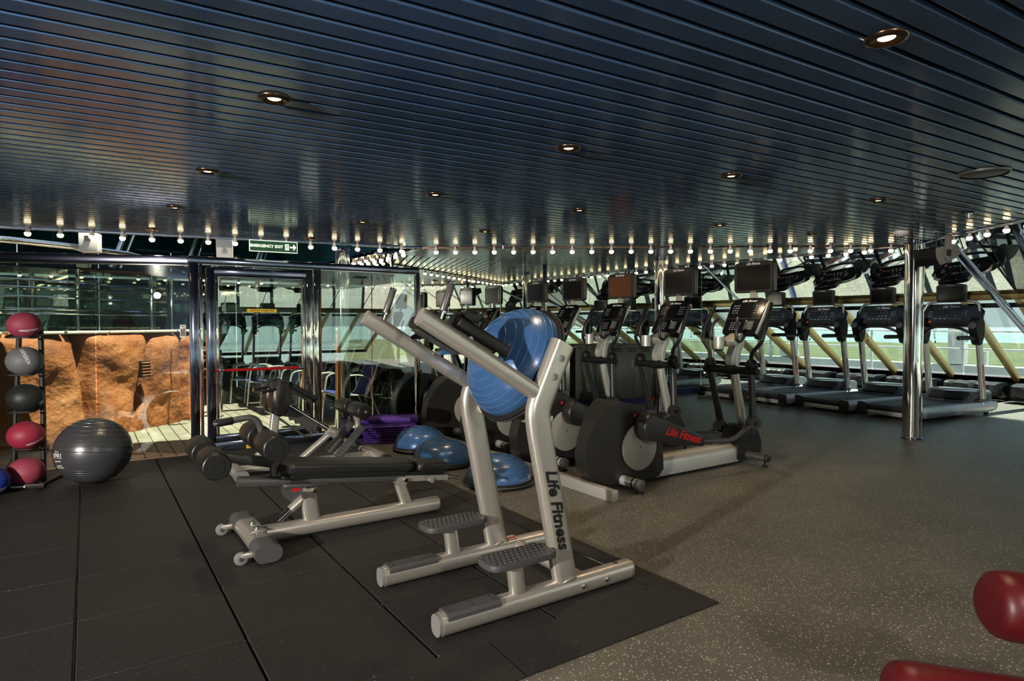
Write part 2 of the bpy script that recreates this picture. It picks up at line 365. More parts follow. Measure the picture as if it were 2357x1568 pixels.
# ---------------------------------------------------------------- ceiling with slats
CZ = 2.295
b = B(); poly_mesh(b, NEAR, CZ + .028, CZ + .09)
poly_mesh(b, FAR, CZ + .028, CZ + .09)
ceil = struct(obj('ceiling', b, 'slot', smooth=False))
def slat(q, m):
    b = B(); lo = [b.verts.new((x, y, CZ)) for x, y in q]; hi = [b.verts.new((x, y, CZ + .018)) for x, y in q]
    ring_bridge(b, [lo, hi]); es = [e for e in b.edges if e.verts[0] in lo and e.verts[1] in lo]
    bmesh.ops.bevel(b, geom=es, offset=.004, segments=2, profile=.5, affect='EDGES'); obj('slat', b, m, ceil, sharp=18)
for q in strips(NEAR, R(-3.2), 0.112, 0.086): slat(q, 'slat')
for q in strips(FAR, R(-71), 0.112, 0.086): slat(q, 'slat_far')
b = B(); tube(b, [(*CC, CZ - .003), (*CA, CZ - .003)], 0, fil=0, sec=rsec(.05, .02, .004), up=(0, 0, 1)); struct(obj('trim_2', b, 'bronze'))
b = B()
for p, q in ((CC, (6.0, .70)), (CC, (8.1, 8.1)), (CA, (-.6, 7.92)), ((-.6, 7.92), (-7, 9.1)), (CA, (3.45, 8.1))):
    tube(b, [(*p, CZ + .035), (*q, CZ + .035)], 0, fil=0, sec=rsec(.05, .10, .006), up=(0, 0, 1))
struct(obj('trim_3', b, 'chrome_dark'))
# ---------------------------------------------------------------- walls
b = B(); bx(b, (-7.06, 2.9, 2.2), (.1, 22.8, 4.6)); struct(obj('wall_left', b, 'navy', smooth=False))
b = B(); bx(b, (3.48, 11.2, 1.2), (.06, 6.1, 2.4)); struct(obj('wall_right', b, 'mirror_dark', smooth=False))
wb = struct(thing('wall_back', None, None, (0, 14.2, 0)))
for k in range(9):
    b = B(); bx(b, (-6.4 + k * 1.2, 0, 1.1), (1.185, .04, 2.2)); obj('panel', b, 'mirror_dark', wb, smooth=False)
    b = B(); bx(b, (-6.4 + k * 1.2, .05, 3.6), (1.185, .05, 2.7), rot=(R(-6), 0, 0)); obj('panel', b, 'teal', wb, smooth=False)
b = B(); bx(b, (-1.8, -.35, 2.28), (10.4, .75, .10), bev=.01); obj('soffit', b, 'bronze', wb)
for k in range(5):
    b = B(); cyl(b, (-4.6 + k * 1.9, -.12, 0), (-4.6 + k * 1.9, -.12, 2.24), .05, n=16); obj('post', b, 'chrome', wb)
# teal stepped ceiling and beams over the pool deck
tl = struct(thing('ceiling_deck', None, None, (0, 11, 2.6)))
for k in range(5):
    b = B(); bx(b, (-1.8, -1.35 + k * .95, .95), (10.3, .13, .18), bev=.01); obj('beam', b, 'teal', tl)
for k in range(5):
    b = B(); bx(b, (-6.2 + k * 2.3, .6, 1.0), (.12, 5.6, .16), bev=.01); obj('beam', b, 'teal', tl)
for k in range(9):
    b = B(); x0 = -5.6 + k * .95; bx(b, (x0, 1.9, .35), (.75, .05, .85), rot=(R(-38), 0, R(10))); obj('panel', b, 'teal', tl, smooth=False)
for k, (x, y) in enumerate(((-1.7, -.6), (.3, -.2), (1.3, .4), (2.3, .2), (-3.2, -.2))):
    b = B(); cyl(b, (x, y, -.45), (x + .5, y + .3, .95), .045, n=12); cyl(b, (x + .12, y, -.45), (x + .62, y + .3, .95), .02, n=8); obj('truss', b, 'chrome', tl)
b = B(); bx(b, (-1.8, 1.55, .99), (10.3, .06, 3.7), rot=(R(-72), 0, 0)); bx(b, (3.5, .2, .75), (.05, 6.2, 1.95)); obj('roof_panel', b, 'teal', tl, smooth=False)
# mirrored far wall of the gym, panel by panel
mw = struct(thing('wall_far', None, None, (0, 8.1, 0)))
MP = [(3.45, 0), (14.0, 0), (13.4, .41), (9.7, 2.63), (8.1, 2.63), (8.1, CZ + .03), (3.45, CZ + .03)]
edges = [3.45, 4.35, 5.25, 6.10, 7.05, 8.0, 8.95, 9.9, 10.85, 11.8, 14.0]
for a, c in zip(edges, edges[1:]):
    q = clip(clip(MP, 1, 0, c - .003), -1, 0, -(a + .003)); b = B()
    lo = [b.verts.new((x, 0, z)) for x, z in q]; hi = [b.verts.new((x, .02, z)) for x, z in q]; ring_bridge(b, [lo, hi]); obj('panel', b, 'mirror', mw, smooth=False)
for x in (3.47, 6.1):
    b = B(); bx(b, (x, -.02, 1.15), (.035, .035, 2.3), bev=.004); obj('edge_strip', b, 'chrome', mw)
b = B(); bx(b, (8.7, 8.08, .06), (10.4, .03, .12)); struct(obj('baseboard_far', b, 'bluebase', smooth=False))
# ---------------------------------------------------------------- raked windows on the right
def glazing(name, P, cols, s0_, upmats, shadow_bars=True):
    """P(s,t,z): s outwards from the ceiling edge, t along it; cols: t of the mullions"""
    w = struct(thing(name, None, None, P(3.0, cols[0])[:2] + (0,)))
    off = Vector(w.location)
    def quad(s0, s1, t0, t1, m, nm, th=.012):
        th = .002 if nm == 'pane' else th
        b = B(); lo = [b.verts.new(Vector(P(s, t)) - off) for s, t in ((s0, t0), (s1, t0), (s1, t1), (s0, t1))]
        hi = [b.verts.new(v.co + Vector((.514 * th, 0, .857 * th))) for v in lo]; ring_bridge(b, [lo, hi]); obj(nm, b, m, w, smooth=False)
    def bar(s0, t0, s1, t1, sw, sh, m, nm, dz=0.0):
        b = B(); a = Vector(P(s0, t0)) - off + Vector((0, 0, dz)); c = Vector(P(s1, t1)) - off + Vector((0, 0, dz))
        tube(b, [a, c], 0, fil=0, sec=rsec(sw, sh, .008, 2), up=(0, 0, 1)); obj(nm, b, m, w)
    for i, (t0, t1) in enumerate(zip(cols, cols[1:])):
        quad(3.0, 5.22, t0 + .03, t1 - .03, 'winglass', 'pane')
        quad(s0_, 3.0, t0, t1, upmats[i % len(upmats)], 'upper_pane')
        bar(3.08, t0 + .12, 3.08, t1 - .12, .05, .07, 'black', 'blind_cassette', -.10)
    for t in cols:
        bar(s0_, t, 2.9, t, .012, .012, 'black', 'seam', -.012)
        bar(2.98, t, 5.3, t, .075, .13, 'gold', 'mullion', -.03)
        if shadow_bars: bar(0.2, t + .25, 3.0, t + .55, .10, .10, 'gold', 'shadow_bar', .35)  # bars added outside only to cast diagonal shadow bands
    bar(3.0, cols[0], 3.0, cols[-1], .10, .085, 'gold', 'beam', -.03)
    bar(5.27, cols[0], 5.27, cols[-1], .10, .10, 'black', 'sill', -.06)
    return w
P1 = lambda s, t: (8.14 + s, t, 1.76 - .6 * (s - 3.01))
P2 = lambda s, t: (8.14 + s - .174 * t, 3.72 - .0866 * s - .985 * t, 1.76 - .6 * (s - 3.01))
glazing('window_1', P1, [8.08, 7.15, 6.15, 5.15, 4.15, 3.46], .15, ['frost'], False)
glazing('window_2', P2, [0.0, .85, 1.85, 2.85, 3.85, 4.85, 5.85, 6.85, 8.0], -2.4, ['shadepane', 'shadepane', 'frost', 'frost', 'frost', 'frost', 'frost', 'frost'])
P3 = lambda s, t: (t, -2.9 - s, 1.76 - .6 * (s - 3.01))
glazing('unseen_window_rear', P3, [-3.0 + 1.05 * k for k in range(12)], .15, ['frost'])  # unseen window wall added behind the camera for bright reflections and fill daylight
b = B(); tube(b, [(8.55, 3.43, 2.43), (12.85, 3.43, .62)], 0, fil=0, sec=rsec(.09, .06, .006, 2), up=(0, 0, 1)); struct(obj('trim_4', b, 'chrome_dark'))
b = B(); tube(b, [(8.45, 2.6, 2.35), (11.6, 2.5, 1.25)], 0, fil=0, sec=rsec(.05, .05, .006, 2), up=(0, 0, 1)); struct(obj('trim_5', b, 'chrome'))
def cover(i, x0, y0, x1, y1):
    lab = ['against the mirrored wall', 'behind the treadmill at the far left', 'behind the third treadmill from the right', 'behind the treadmill left of the column', 'behind the nearest treadmill', 'at the right edge beyond the treadmills'][i]
    t = tag(obj('vinyl_cover', wrinkled(x0, y0, x1, y1, i), 'oil'), 'folded black vinyl window cover ' + lab, 'cover', 'folded covers along the window sill')
def wrinkled(x0, y0, x1, y1, seed):
    b = B(); a = Vector((x0, y0, 0)); c = Vector((x1, y1, 0)); n = 22; rings = []; s = Vector((1, 0, 0))
    for i in range(n + 1):
        p = a.lerp(c, i / n); e = min(1, min(i, n - i) / 1.0) * .25 + .75; ring = []
        for j in range(12):
            an = 2 * PI * j / 12; k = 1 + .12 * noise.noise((i * .5 + seed * 9, math.cos(an) * 1.4, math.sin(an) * 1.4))
            ring.append(b.verts.new(p + s * math.copysign(abs(math.cos(an)) ** .55, math.cos(an)) * .23 * k * e + Vector((0, 0, .20 + math.copysign(abs(math.sin(an)) ** .55, math.sin(an)) * .13 * k * e))))
        rings.append(ring)
    ring_bridge(b, rings); return b
for i, (y0, y1) in enumerate(((8.0, 7.22), (7.08, 6.2), (6.1, 5.2), (5.1, 4.2), (4.1, 3.2), (3.1, 2.2))): cover(i, 13.05 - .0 * i, y0, 13.05 - (0.0 if i < 4 else .1), y1)
b = B(); bx(b, (13.42, 3, .2), (.12, 10.2, .40)); struct(obj('baseboard_right', b, 'black', smooth=False))
# outside: ship's rail, bulwark, sea and shore
rl = thing('ship_railing', 'white ship railing with two bars outside the raked windows', 'railing', (15.6, 4, 0))
for z in (1.18, .80): 
    b = B(); cyl(b, (0, 8, z), (0, -3, z), .022, n=10); cyl(b, (0, -3, z), (-3, -9, z), .022, n=10); obj('rail', b, 'shipwhite', rl)
for y in (7.5, 5.6, 3.7, 1.8, -.1, -2.0):
    b = B(); bx(b, (0, y, .45), (.04, .04, 1.5)); obj('stanchion', b, 'shipwhite', rl)
b = B(); bx(b, (16.0, 4, -.86), (.3, 18, 2.6), bev=.03); bx(b, (14.9, 4, -.6), (2.0, 18, .3)); tag(obj('bulwark', b, 'shipwhite'), 'white painted steel bulwark outside below the ship railing', 'bulwark')
b = B(); bx(b, (16.0, 6.05, .90), (.30, .30, .9), bev=.03); bx(b, (16.0, 6.05, 1.32), (.46, .46, .10), bev=.02); cyl(b, (16.0, 5.55, .45), (16.0, 5.55, .75), .07); tag(obj('deck_post', b, 'shipwhite'), 'white square deck post outside behind the right-hand treadmills', 'post')
b = B(); bmesh.ops.create_circle(b, cap_ends=True, radius=3500, segments=64); struct(obj('sea', b, 'sea', loc=(0, 0, -16), smooth=False))
b = B(); rings = []
for i in range(90):
    a = R(-70 + i * 2.0); r0 = 230 + 30 * noise.noise((i * .13, 0, 0)); h = 3 + 1.2 * noise.noise((i * .31, 3, 0)) + 1.2 * noise.noise((i * .9, 7, 0))
    rings.append([b.verts.new((r * math.cos(a), r * math.sin(a), z)) for r, z in ((r0, -16.5), (r0 + 8, -15 + h * .2), (r0 + 70, -15.2 + h * .4), (r0 + 330, -16 + h), (r0 + 370, -17))])
ring_bridge(b, rings, close=False, caps=False); tag(obj('shoreline', b, 'shore'), 'low green scrubby shore across the water outside', 'shore', kind='structure')

# ---------------------------------------------------------------- chrome columns
def column(x, y, r, label, top=CZ):
    t = thing('chrome_column', label, 'column', (x, y, 0))
    b = B(); cyl(b, (0, 0, .0), (0, 0, top), r, n=40); obj('shaft', b, 'chrome', t)
    b = B(); lathe(b, [(r + .012, 0), (r + .012, .012), (r + .002, .02)], n=40); obj('base_ring', b, 'chrome_dark', t)
    b = B(); lathe(b, [(r + .003, top - .03), (r + .014, top - .02), (r + .014, top - .001)], n=40); obj('collar', b, 'chrome_dark', t)
column(8.0, 3.48, .10, 'polished chrome column standing in front of the row of treadmills')
column(6.93, 6.42, .075, 'polished chrome column rising behind the second elliptical trainer')
column(2.70, 7.86, .093, 'polished chrome column behind the glass partition beside the sling chairs')
column(1.55, 9.9, .07, 'slim chrome column on the pool deck seen through the glass door')
# ---------------------------------------------------------------- glass partition with door
gw = struct(thing('wall_glass', None, None, (0, 7.08, 0)))
def post(x, w, m='chrome', d=.06, y=0):
    b = B(); bx(b, (x, y, 1.0), (w, d, 1.96), bev=.008); obj('post', b, m, gw)
for x, w, m in ((.90, .085, 'chrome_dark'), (.965, .03, 'chrome'), (2.125, .06, 'chrome'), (2.17, .02, 'bronze'), (3.37, .06, 'chrome')): post(x, w, m)
b = B(); bx(b, (2.12, 0, 1.99), (2.55, .075, .075), bev=.012); obj('top_rail', b, 'chrome_dark', gw)
b = B(); bx(b, (2.12, -.005, 1.948), (2.52, .03, .014), bev=.003); obj('rail_trim', b, 'chrome', gw)
b = B(); bx(b, (2.15, 0, .065), (2.5, .10, .13), bev=.01); obj('sill', b, 'chrome_dark', gw)
for a, c in ((2.19, 2.78), (2.79, 3.34)):
    b = B(); bx(b, ((a + c) / 2, 0, 1.04), (c - a, .010, 1.82)); obj('pane', b, 'glass', gw, smooth=False)
for z in (.96,):
    b = B(); bx(b, (2.15, .05, z), (.06, .05, .06), bev=.006); cyl(b, (2.15, .05, z), (2.68, .5, z), .012); obj('clamp', b, 'chrome', gw)
lw_ = struct(thing('wall_glass', None, None, (.86, 7.09, 0)))
d = Vector((-1.58, .62, 0)); 
for i in range(3):
    a, c = d * (i / 2) + d * .005, d * ((i + 1) / 2) - d * .005; b = B(); tube(b, [a + Vector((0, 0, 1.0)), c + Vector((0, 0, 1.0))], 0, fil=0, sec=[(-.005, -.96), (.005, -.96), (.005, .94), (-.005, .94)], up=(0, 0, 1)); obj('pane', b, 'glass', lw_, smooth=False)
b = B(); tube(b, [(0.02, 0, 1.985), d * 2.2 + Vector((0, 0, 1.985))], 0, fil=0, sec=rsec(.07, .08, .01), up=(0, 0, 1)); obj('top_rail', b, 'chrome_dark', lw_)
b = B(); tube(b, [(0.02, -.01, 1.935), d * 2.2 + Vector((0, -.01, 1.935))], 0, fil=0, sec=rsec(.03, .016, .003), up=(0, 0, 1)); obj('rail_trim', b, 'chrome', lw_)
dr = struct(thing('door_1', None, None, (1.54, 7.075, 0)), 'chrome-framed glass door to the pool deck', 'door')
for x in (-.49, .50):
    b = B(); bx(b, (x, -.01, 1.02), (.085, .07, 1.80), bev=.01); obj('stile', b, 'chrome_dark' if x < 0 else 'chrome', dr)
    b = B(); bx(b, (x + (.058 if x < 0 else -.058), -.012, 1.02), (.022, .06, 1.72), bev=.004); obj('stile_bead', b, 'chrome', dr)
b = B(); bx(b, (0, -.01, 1.885), (.96, .07, .085), bev=.01); bx(b, (0, -.012, 1.832), (.88, .055, .016), bev=.004); obj('head_rail', b, 'chrome_dark', dr)
b = B(); bx(b, (0, -.01, .16), (.96, .07, .075), bev=.01); obj('bottom_rail', b, 'chrome_dark', dr)
b = B(); bx(b, (0, 0, 1.02), (.86, .010, 1.64)); obj('pane', b, 'glass', dr, smooth=False)
b = B(); cyl(b, (-.45, -.035, .865), (.40, -.035, .865), .014, n=10); obj('push_bar', b, 'red', dr)
b = B(); bx(b, (-.40, -.035, .865), (.05, .06, .04), bev=.006); bx(b, (.41, -.035, .865), (.05, .06, .04), bev=.006); obj('bar_bracket', b, 'chrome_dark', dr)
for loc, sz, lab in (((1.55, 7.055, 1.485), (.30, .036), 'yellow warning strip stuck at eye height on the glass door'), ((1.52, 7.022, .055), (.30, .04), 'yellow warning strip on the step below the glass door')):
    t = thing('warning_strip', lab, 'sign', loc); b = B(); bx(b, (0, 0, 0), (sz[0], .004, sz[1])); obj('backing', b, 'yellow', t, smooth=False)
    text('lettering', 'WATCH YOUR STEP', .027, 'print_black', t, (0, -.003, 0), (1, 0, 0), (0, 0, 1), bold=.0006)
# ---------------------------------------------------------------- orange rock wall, coping and chrome rails on the deck
RP = [(-2.9, 7.75), (-1.5, 8.0), (-.75, 8.16), (-.2, 8.5), (.17, 8.86), (.9, 9.55), (1.26, 10.0), (1.36, 10.9)]
def along(P, n):
    V = [Vector((*p, 0)) for p in P]; L = [0]
    for a, c in zip(V, V[1:]): L.append(L[-1] + (c - a).length)
    out = []
    for i in range(n + 1):
        s = L[-1] * i / n; k = max(j for j in range(len(L)) if L[j] <= s + 1e-9); k = min(k, len(V) - 2)
        out.append(V[k].lerp(V[k + 1], (s - L[k]) / (L[k + 1] - L[k])))
    return out, L[-1]
pts, RL = along(RP, 150)
def rock_mesh():
    b = B(); rows = []
    for i, p in enumerate(pts):
        t = (pts[min(i + 4, 150)] - pts[max(i - 4, 0)]).normalized(); nrm = Vector((t.y, -t.x, 0)); s = RL * i / 150; col = []
        for j in range(48):
            z = 1.24 * j / 47; h = z / 1.24
            c1 = 3.05 - .35 * (h - 1) * -1 + .45 * (1 - h); c2 = 4.05 - .42 * (1 - h) ** 1.2; c3 = 4.62
            c0 = 1.9 + .2 * math.sin(z * 3)
            d = .10 * noise.noise((s * 1.1, z * 1.3, 3)) + .06 * noise.noise((s * 2.6, z * 2.6, 9)) + .018 * noise.noise((s * 9, z * 9, 1))
            for c, wd, dp in ((c1, .055, .16), (c2, .05, .13), (c3, .04, .10), (c0, .30, .05)): d -= dp * math.exp(-((s - c) / wd) ** 2)
            d += .10 * math.sin(min(1, max(0, (s - c1) / max(.1, c2 - c1))) * PI) * (1 if c1 < s < c2 else 0)
            d -= .10 * max(0, (h - .88) / .12) ** 2; d += .05 * (1 - h)
            q = p + nrm * d; col.append(b.verts.new((q.x, q.y, z)))
        rows.append(col)
    ring_bridge(b, rows, close=False, caps=False)
    # back closure
    back = []
    for i, p in enumerate(pts):
        t = (pts[min(i + 4, 150)] - pts[max(i - 4, 0)]).normalized(); q = p - Vector((t.y, -t.x, 0)) * .35
        back.append([rows[i][-1], b.verts.new((q.x, q.y, 1.22)), b.verts.new((q.x, q.y, 0))])
    ring_bridge(b, back, close=False, caps=False); return b
rk = thing('rock_wall', 'orange cast-rock pool surround beyond the glass at the left', 'rock wall', (0, 0, 0))
obj('rock_face', rock_mesh(), 'rock', rk, sharp=80)
n = 9; cp, _ = along([(x + .0, y + .21) for x, y in RP[:-1]], n)
for a, c in zip(cp, cp[1:]):
    b = B(); u = (c - a).normalized() * .004; tube(b, [a + u + Vector((0, 0, 1.245)), c - u + Vector((0, 0, 1.245))], 0, fil=0, sec=rsec(.30, .035, .012), up=(0, 0, 1)); obj('coping_tile', b, 'cream', rk)
g = thing('wall_vent', 'small slatted air vent set into the orange rock wall', 'vent', (.62, 9.08, .78), R(45))
b = B(); bx(b, (0, .05, 0), (.155, .06, .20)); obj('recess', b, 'black', g)
for k in range(5):
    b = B(); bx(b, (0, .005, -.076 + k * .038), (.16, .02, .015), rot=(R(25), 0, 0)); obj('slat', b, 'rock', g)
cr_ = thing('chrome_railing', 'curved chrome railing with glass screen on top of the orange rock wall', 'railing', (0, 0, 1.26))
rp, _ = along([(x + .03, y + .25) for x, y in RP[:-1]], 40)
for z in (.20, .245, .38, .48, .56):
    b = B(); tube(b, [p + Vector((0, 0, z)) for p in rp[:36]], .012, n=8, fil=0); obj('rail', b, 'chrome', cr_)
b = B(); tube(b, [p * 1.0 + Vector((0, .25, .99 - max(0, i - 30) * .012)) for i, p in enumerate(rp)], .036, n=14, fil=0); obj('hand_rail', b, 'chrome', cr_)
for k in (13, 24, 33, 36):
    p = rp[k]; b = B(); cyl(b, (p.x, p.y + .02, 0), (p.x, p.y + .02, .95 if k == 13 else .72), .022, n=12); obj('post', b, 'chrome' if k > 20 else 'bronze', cr_)
b = B(); tube(b, [p + Vector((0, .02, .36)) for p in rp], 0, fil=0, sec=[(-.004, -.35), (.004, -.35), (.004, .34), (-.004, .34)], up=(0, 0, 1)); obj('screen', b, 'glass', cr_, smooth=False)
# hanging boxes above the deck
def hung(name, label, cat, loc, s, m, rz=0, rx=0):
    t = thing(name, label, cat, loc, rz); b = B(); bx(b, (0, 0, 0), s, rot=(rx, 0, 0), bev=.008); obj('body', b, m, t)
    b = B(); cyl(b, (0, 0, s[2] / 2 - .02), (0, 0, 3.47 - loc[2]), .012, n=8); obj('hanger', b, 'chrome_dark', t); return t
t = hung('wall_speaker', 'white boxy speaker hung above the deck in front of the curved rail', 'speaker', (.05, 9.0, 2.30), (.20, .14, .22), 'offwhite', R(-20))
b = B(); bx(b, (0, -.08, .05), (.06, .03, .05)); obj('bracket', b, 'dgrey', t)
hung('sensor_box', 'small white box hung below the boxy white speaker above the deck', 'box', (-.02, 9.35, 2.10), (.13, .10, .13), 'offwhite', R(-20))
hung('hanging_panel', 'tilted white panel hung above the deck left of the exit sign', 'panel', (1.50, 8.9, 2.33), (.20, .03, .34), 'whitepaint', R(-15), R(18))
t = thing('notice_card', 'small white notice card on the partition beside the rock wall end', 'notice', (.80, 7.085, 1.27), R(-20)); b = B(); bx(b, (0, 0, 0), (.055, .006, .13), bev=.002); obj('card', b, 'white', t)
b = B(); bx(b, (0, -.004, -.01), (.042, .002, .075)); bx(b, (0, -.004, .048), (.03, .002, .012)); obj('print_block', b, 'print_black', t, smooth=False); b = B(); bx(b, (.012, -.0045, .03), (.012, .002, .014)); obj('print_mark', b, 'print_red', t, smooth=False)
# row of blue sling chairs and one by itself
def chair(label):
    t = thing('sling_chair', label, 'chair', (0, 0, 0), 0, 'blue sling chairs on the pool deck')
    for s in (-1, 1):
        y = .27 * s
        b = B(); tube(b, [(.28, y, .02), (.25, y, .40), (.21, y, .64), (-.05, y, .66), (-.20, y, .60)], .013, n=8, fil=.09); tube(b, [(-.36, y, .02), (-.22, y, .36), (-.20, y, .60)], .013, n=8, fil=.06); obj('side_frame', b, 'chairframe', t)
        b = B(); tube(b, [(.27, y * .86, .41), (-.16, y * .86, .37), (-.27, y * .86, .62), (-.40, y * .86, 1.02), (-.47, y * .86, 1.04)], .012, n=8, fil=.07); obj('sling_rail', b, 'chairframe', t)
    b = B(); cyl(b, (.26, -.26, .395), (.26, .26, .395), .012, n=8); cyl(b, (-.22, -.26, .34), (-.22, .26, .34), .012, n=8); obj('cross_bar', b, 'chairframe', t)
    for nm, P in (('seat', [(.28, 0, .415), (.22, 0, .425), (0, 0, .395), (-.15, 0, .378)]), ('backrest', [(-.17, 0, .38), (-.27, 0, .63), (-.40, 0, 1.02), (-.46, 0, 1.05)])):
        b = B(); tube(b, P, 0, fil=.05, sec=[(-.225, -.006), (.225, -.006), (.225, .006), (-.225, .006)], up=(0, 1, 0) if 0 else (0, 0, 1)); obj(nm, b, 'bluesling', t)
    return t
ch0 = chair('blue sling chair nearest the glass at the right end of the deck row'); ch0.location = (2.95, 8.35, .006); ch0.rotation_euler = (0, 0, R(180))
CL = ['blue sling chair second from the glass in the deck row', 'blue sling chair third from the glass in the deck row, behind the column', 'blue sling chair fourth from the glass in the deck row', 'blue sling chair fifth from the glass in the deck row', 'blue sling chair at the far end of the deck row']
for k in range(5): dup(ch0, (2.80 - .13 * k, 8.99 + .63 * k, .006), R(180 - 2 * k + random.uniform(-2, 2)), CL[k])
dup(ch0, (1.2, 12.9, .006), R(-90), 'blue sling chair by itself at the back of the deck, facing the door')
# ---------------------------------------------------------------- bulbs
def bulb(label, group):
    t = thing('round_bulb', label, 'light bulb', (0, 0, CZ), 0, group)
    b = B(); lathe(b, [(.0005, -.088), (.014, -.086), (.024, -.078), (.0285, -.066), (.0285, -.058), (.027, -.052)], n=16); obj('globe', b, 'bulb', t, sharp=80)
    b = B(); lathe(b, [(.0272, -.053), (.023, -.040), (.017, -.028), (.014, -.012), (.014, 0)], n=16); obj('collar', b, 'bulbcap', t, sharp=80)
    return t
def row(P, step, label, group, z=CZ):
    src = None; V = [Vector((*p, 0)) for p in P]
    for a, c in zip(V, V[1:]):
        n = max(1, int((c - a).length / step))
        for i in range(n):
            p = a.lerp(c, (i + .5) / n)
            if src is None: src = bulb(label, group); src.location = (p.x, p.y, z)
            else: dup(src, (p.x, p.y, z))
row([(3.52, 7.12), (8.2, 3.72)], .238, 'small round lit bulb in the line across the blue ceiling', 'bulbs across the ceiling')
row([(8.02, 3.95), (8.0, 8.08)], .228, 'small round lit bulb along the ceiling edge above the treadmills', 'bulbs above the treadmills')
row([(7.83, 3.10), (6.05, .78)], .245, 'small round lit bulb on the ceiling edge right of the column', 'bulbs right of the column')
row([(3.35, 7.17), (-.6, 7.86), (-2.0, 8.10)], .262, 'small round lit bulb along the ceiling edge above the glass partition', 'bulbs above the glass partition')
b = B(); bx(b, (3.33, 8.75, CZ + .005), (.22, 1.35, .03)); struct(obj('trim_6', b, 'chrome_dark'))
row([(3.40, 7.42), (3.40, 9.4)], .24, 'small round lit bulb in the outer line over the deck, its far half standing in for a reflection', 'bulbs running back over the deck', CZ - .005)  # bulbs past the mirror line stand in for the row's reflection
row([(3.27, 8.15), (3.27, 9.4)], .24, 'small round lit bulb in the inner line running back over the deck', 'inner bulbs running back over the deck', CZ - .005)
row([(-5.5, 13.6), (3.2, 13.6)], .42, 'small round lit bulb under the soffit at the back of the deck', 'bulbs at the back of the deck', 2.232)
# ---------------------------------------------------------------- ceiling fittings
def at_ceiling(u, v):
    q = (u - 1178.5) / 1451; tv = (784 - v) / 1451; th = R(1.56)
    up = math.tan(math.atan(tv) - th); d = (CZ - 1.35) / up; X = q * d; return (.829 * X + .559 * d, -.559 * X + .829 * d)
def downlight(label):
    t = thing('recessed_downlight', label, 'ceiling light', (0, 0, CZ), 0, 'recessed ceiling downlights')
    b = B(); lathe(b, [(.040, -.008), (.047, -.014), (.062, -.011), (.067, -.004), (.067, .0), (.040, .0), (.040, -.008)], n=28, caps=False); obj('trim_ring', b, 'bronze', t, sharp=60)
    b = B(); rings = [[b.verts.new((r * math.cos(2 * PI * i / 24), r * math.sin(2 * PI * i / 24), z)) for i in range(24)] for r, z in ((.041, -.009), (.034, -.005), (.026, -.002))]
    ring_bridge(b, rings, caps=False); obj('reflector', b, 'bronze', t, sharp=70)
    b = B(); lathe(b, [(.0005, -.007), (.018, -.006), (.027, -.002), (.027, -.001)], n=20); obj('lamp', b, 'lamp', t, sharp=70)
    return t
DL = [(2030, 86, 'recessed downlight at the top right, the largest'), (637, 226, 'recessed downlight high on the left'), (1308, 340, 'recessed downlight near the middle of the ceiling'), (483, 393, 'recessed downlight below the high left one'), (1003, 447, 'recessed downlight left of the middle, one row back'), (1680, 404, 'recessed downlight right of the middle one'), (407, 477, 'recessed downlight third back on the left'), (836, 510, 'recessed downlight above the chrome deck column'), (1333, 483, 'recessed downlight straight behind the middle one'), (2017, 460, 'recessed downlight left of the round ceiling speaker'), (1117, 532, 'recessed downlight just before the line of bulbs, centre'), (1655, 517, 'recessed downlight just before the line of bulbs, right'), (355, 528, 'recessed downlight close to the deck edge on the left'), (716, 549, 'recessed downlight close to the deck edge above the exit sign'), (1867, 538, 'recessed downlight nearest the smoke detector')]
d0 = None
SP = []
for u, v, lab in DL:
    x, y = at_ceiling(u, v)
    if d0 is None: d0 = downlight(lab); d0.location = (x, y, CZ)
    else: dup(d0, (x, y, CZ), None, lab)
    SP.append((x, y))
for x, y in SP + [(-2.4, 2.2), (.4, .4), (3.6, .2)]:
    lamp('downlight_beam', 'SPOT', (x, y, CZ - .02), 14, (1, .74, .44), to=(x, y, 0), spot_size=R(88), spot_blend=.8, shadow_soft_size=.03)
x, y = at_ceiling(2258, 397)
t = thing('ceiling_speaker', 'round perforated grey ceiling speaker near the right edge', 'speaker', (x, y, CZ))
b = B(); lathe(b, [(.0005, -.016), (.10, -.014), (.125, -.008), (.132, 0)], n=36); obj('grille', b, 'grey', t); b = B(); lathe(b, [(.126, -.017), (.137, -.012), (.14, 0)], n=36, caps=False); obj('rim', b, 'dgrey', t)
x, y = at_ceiling(2070, 533)
t = thing('smoke_detector', 'white round smoke detector left of the chrome column top', 'smoke detector', (x, y, CZ))
b = B(); lathe(b, [(.072, 0), (.072, -.02), (.066, -.024)], n=28); obj('base', b, 'whitepaint', t); b = B(); lathe(b, [(.0005, -.052), (.045, -.050), (.060, -.036), (.066, -.022)], n=28); obj('cap', b, 'whitepaint', t)
for k in range(14):
    a = 2 * PI * k / 14; b = B(); bx(b, (.058 * math.cos(a), .058 * math.sin(a), -.038), (.006, .010, .014), rot=(0, 0, a)); obj('slot', b, 'dgrey', t)
for (u, v, lab) in ((2225, 489, 'chrome sprinkler head with round plate near the right windows'), (1158, 563, 'chrome sprinkler head just before the line of bulbs, left of centre')):
    x, y = at_ceiling(u, v); t = thing('sprinkler_head', lab, 'sprinkler', (x, y, CZ))
    b = B(); lathe(b, [(.055, 0), (.05, -.008), (.014, -.010), (.010, -.05), (.016, -.055)], n=20); obj('body', b, 'chrome_dark', t); b = B(); lathe(b, [(.0005, -.056), (.022, -.056), (.022, -.060), (.0005, -.062)], n=16); obj('deflector', b, 'chrome', t)
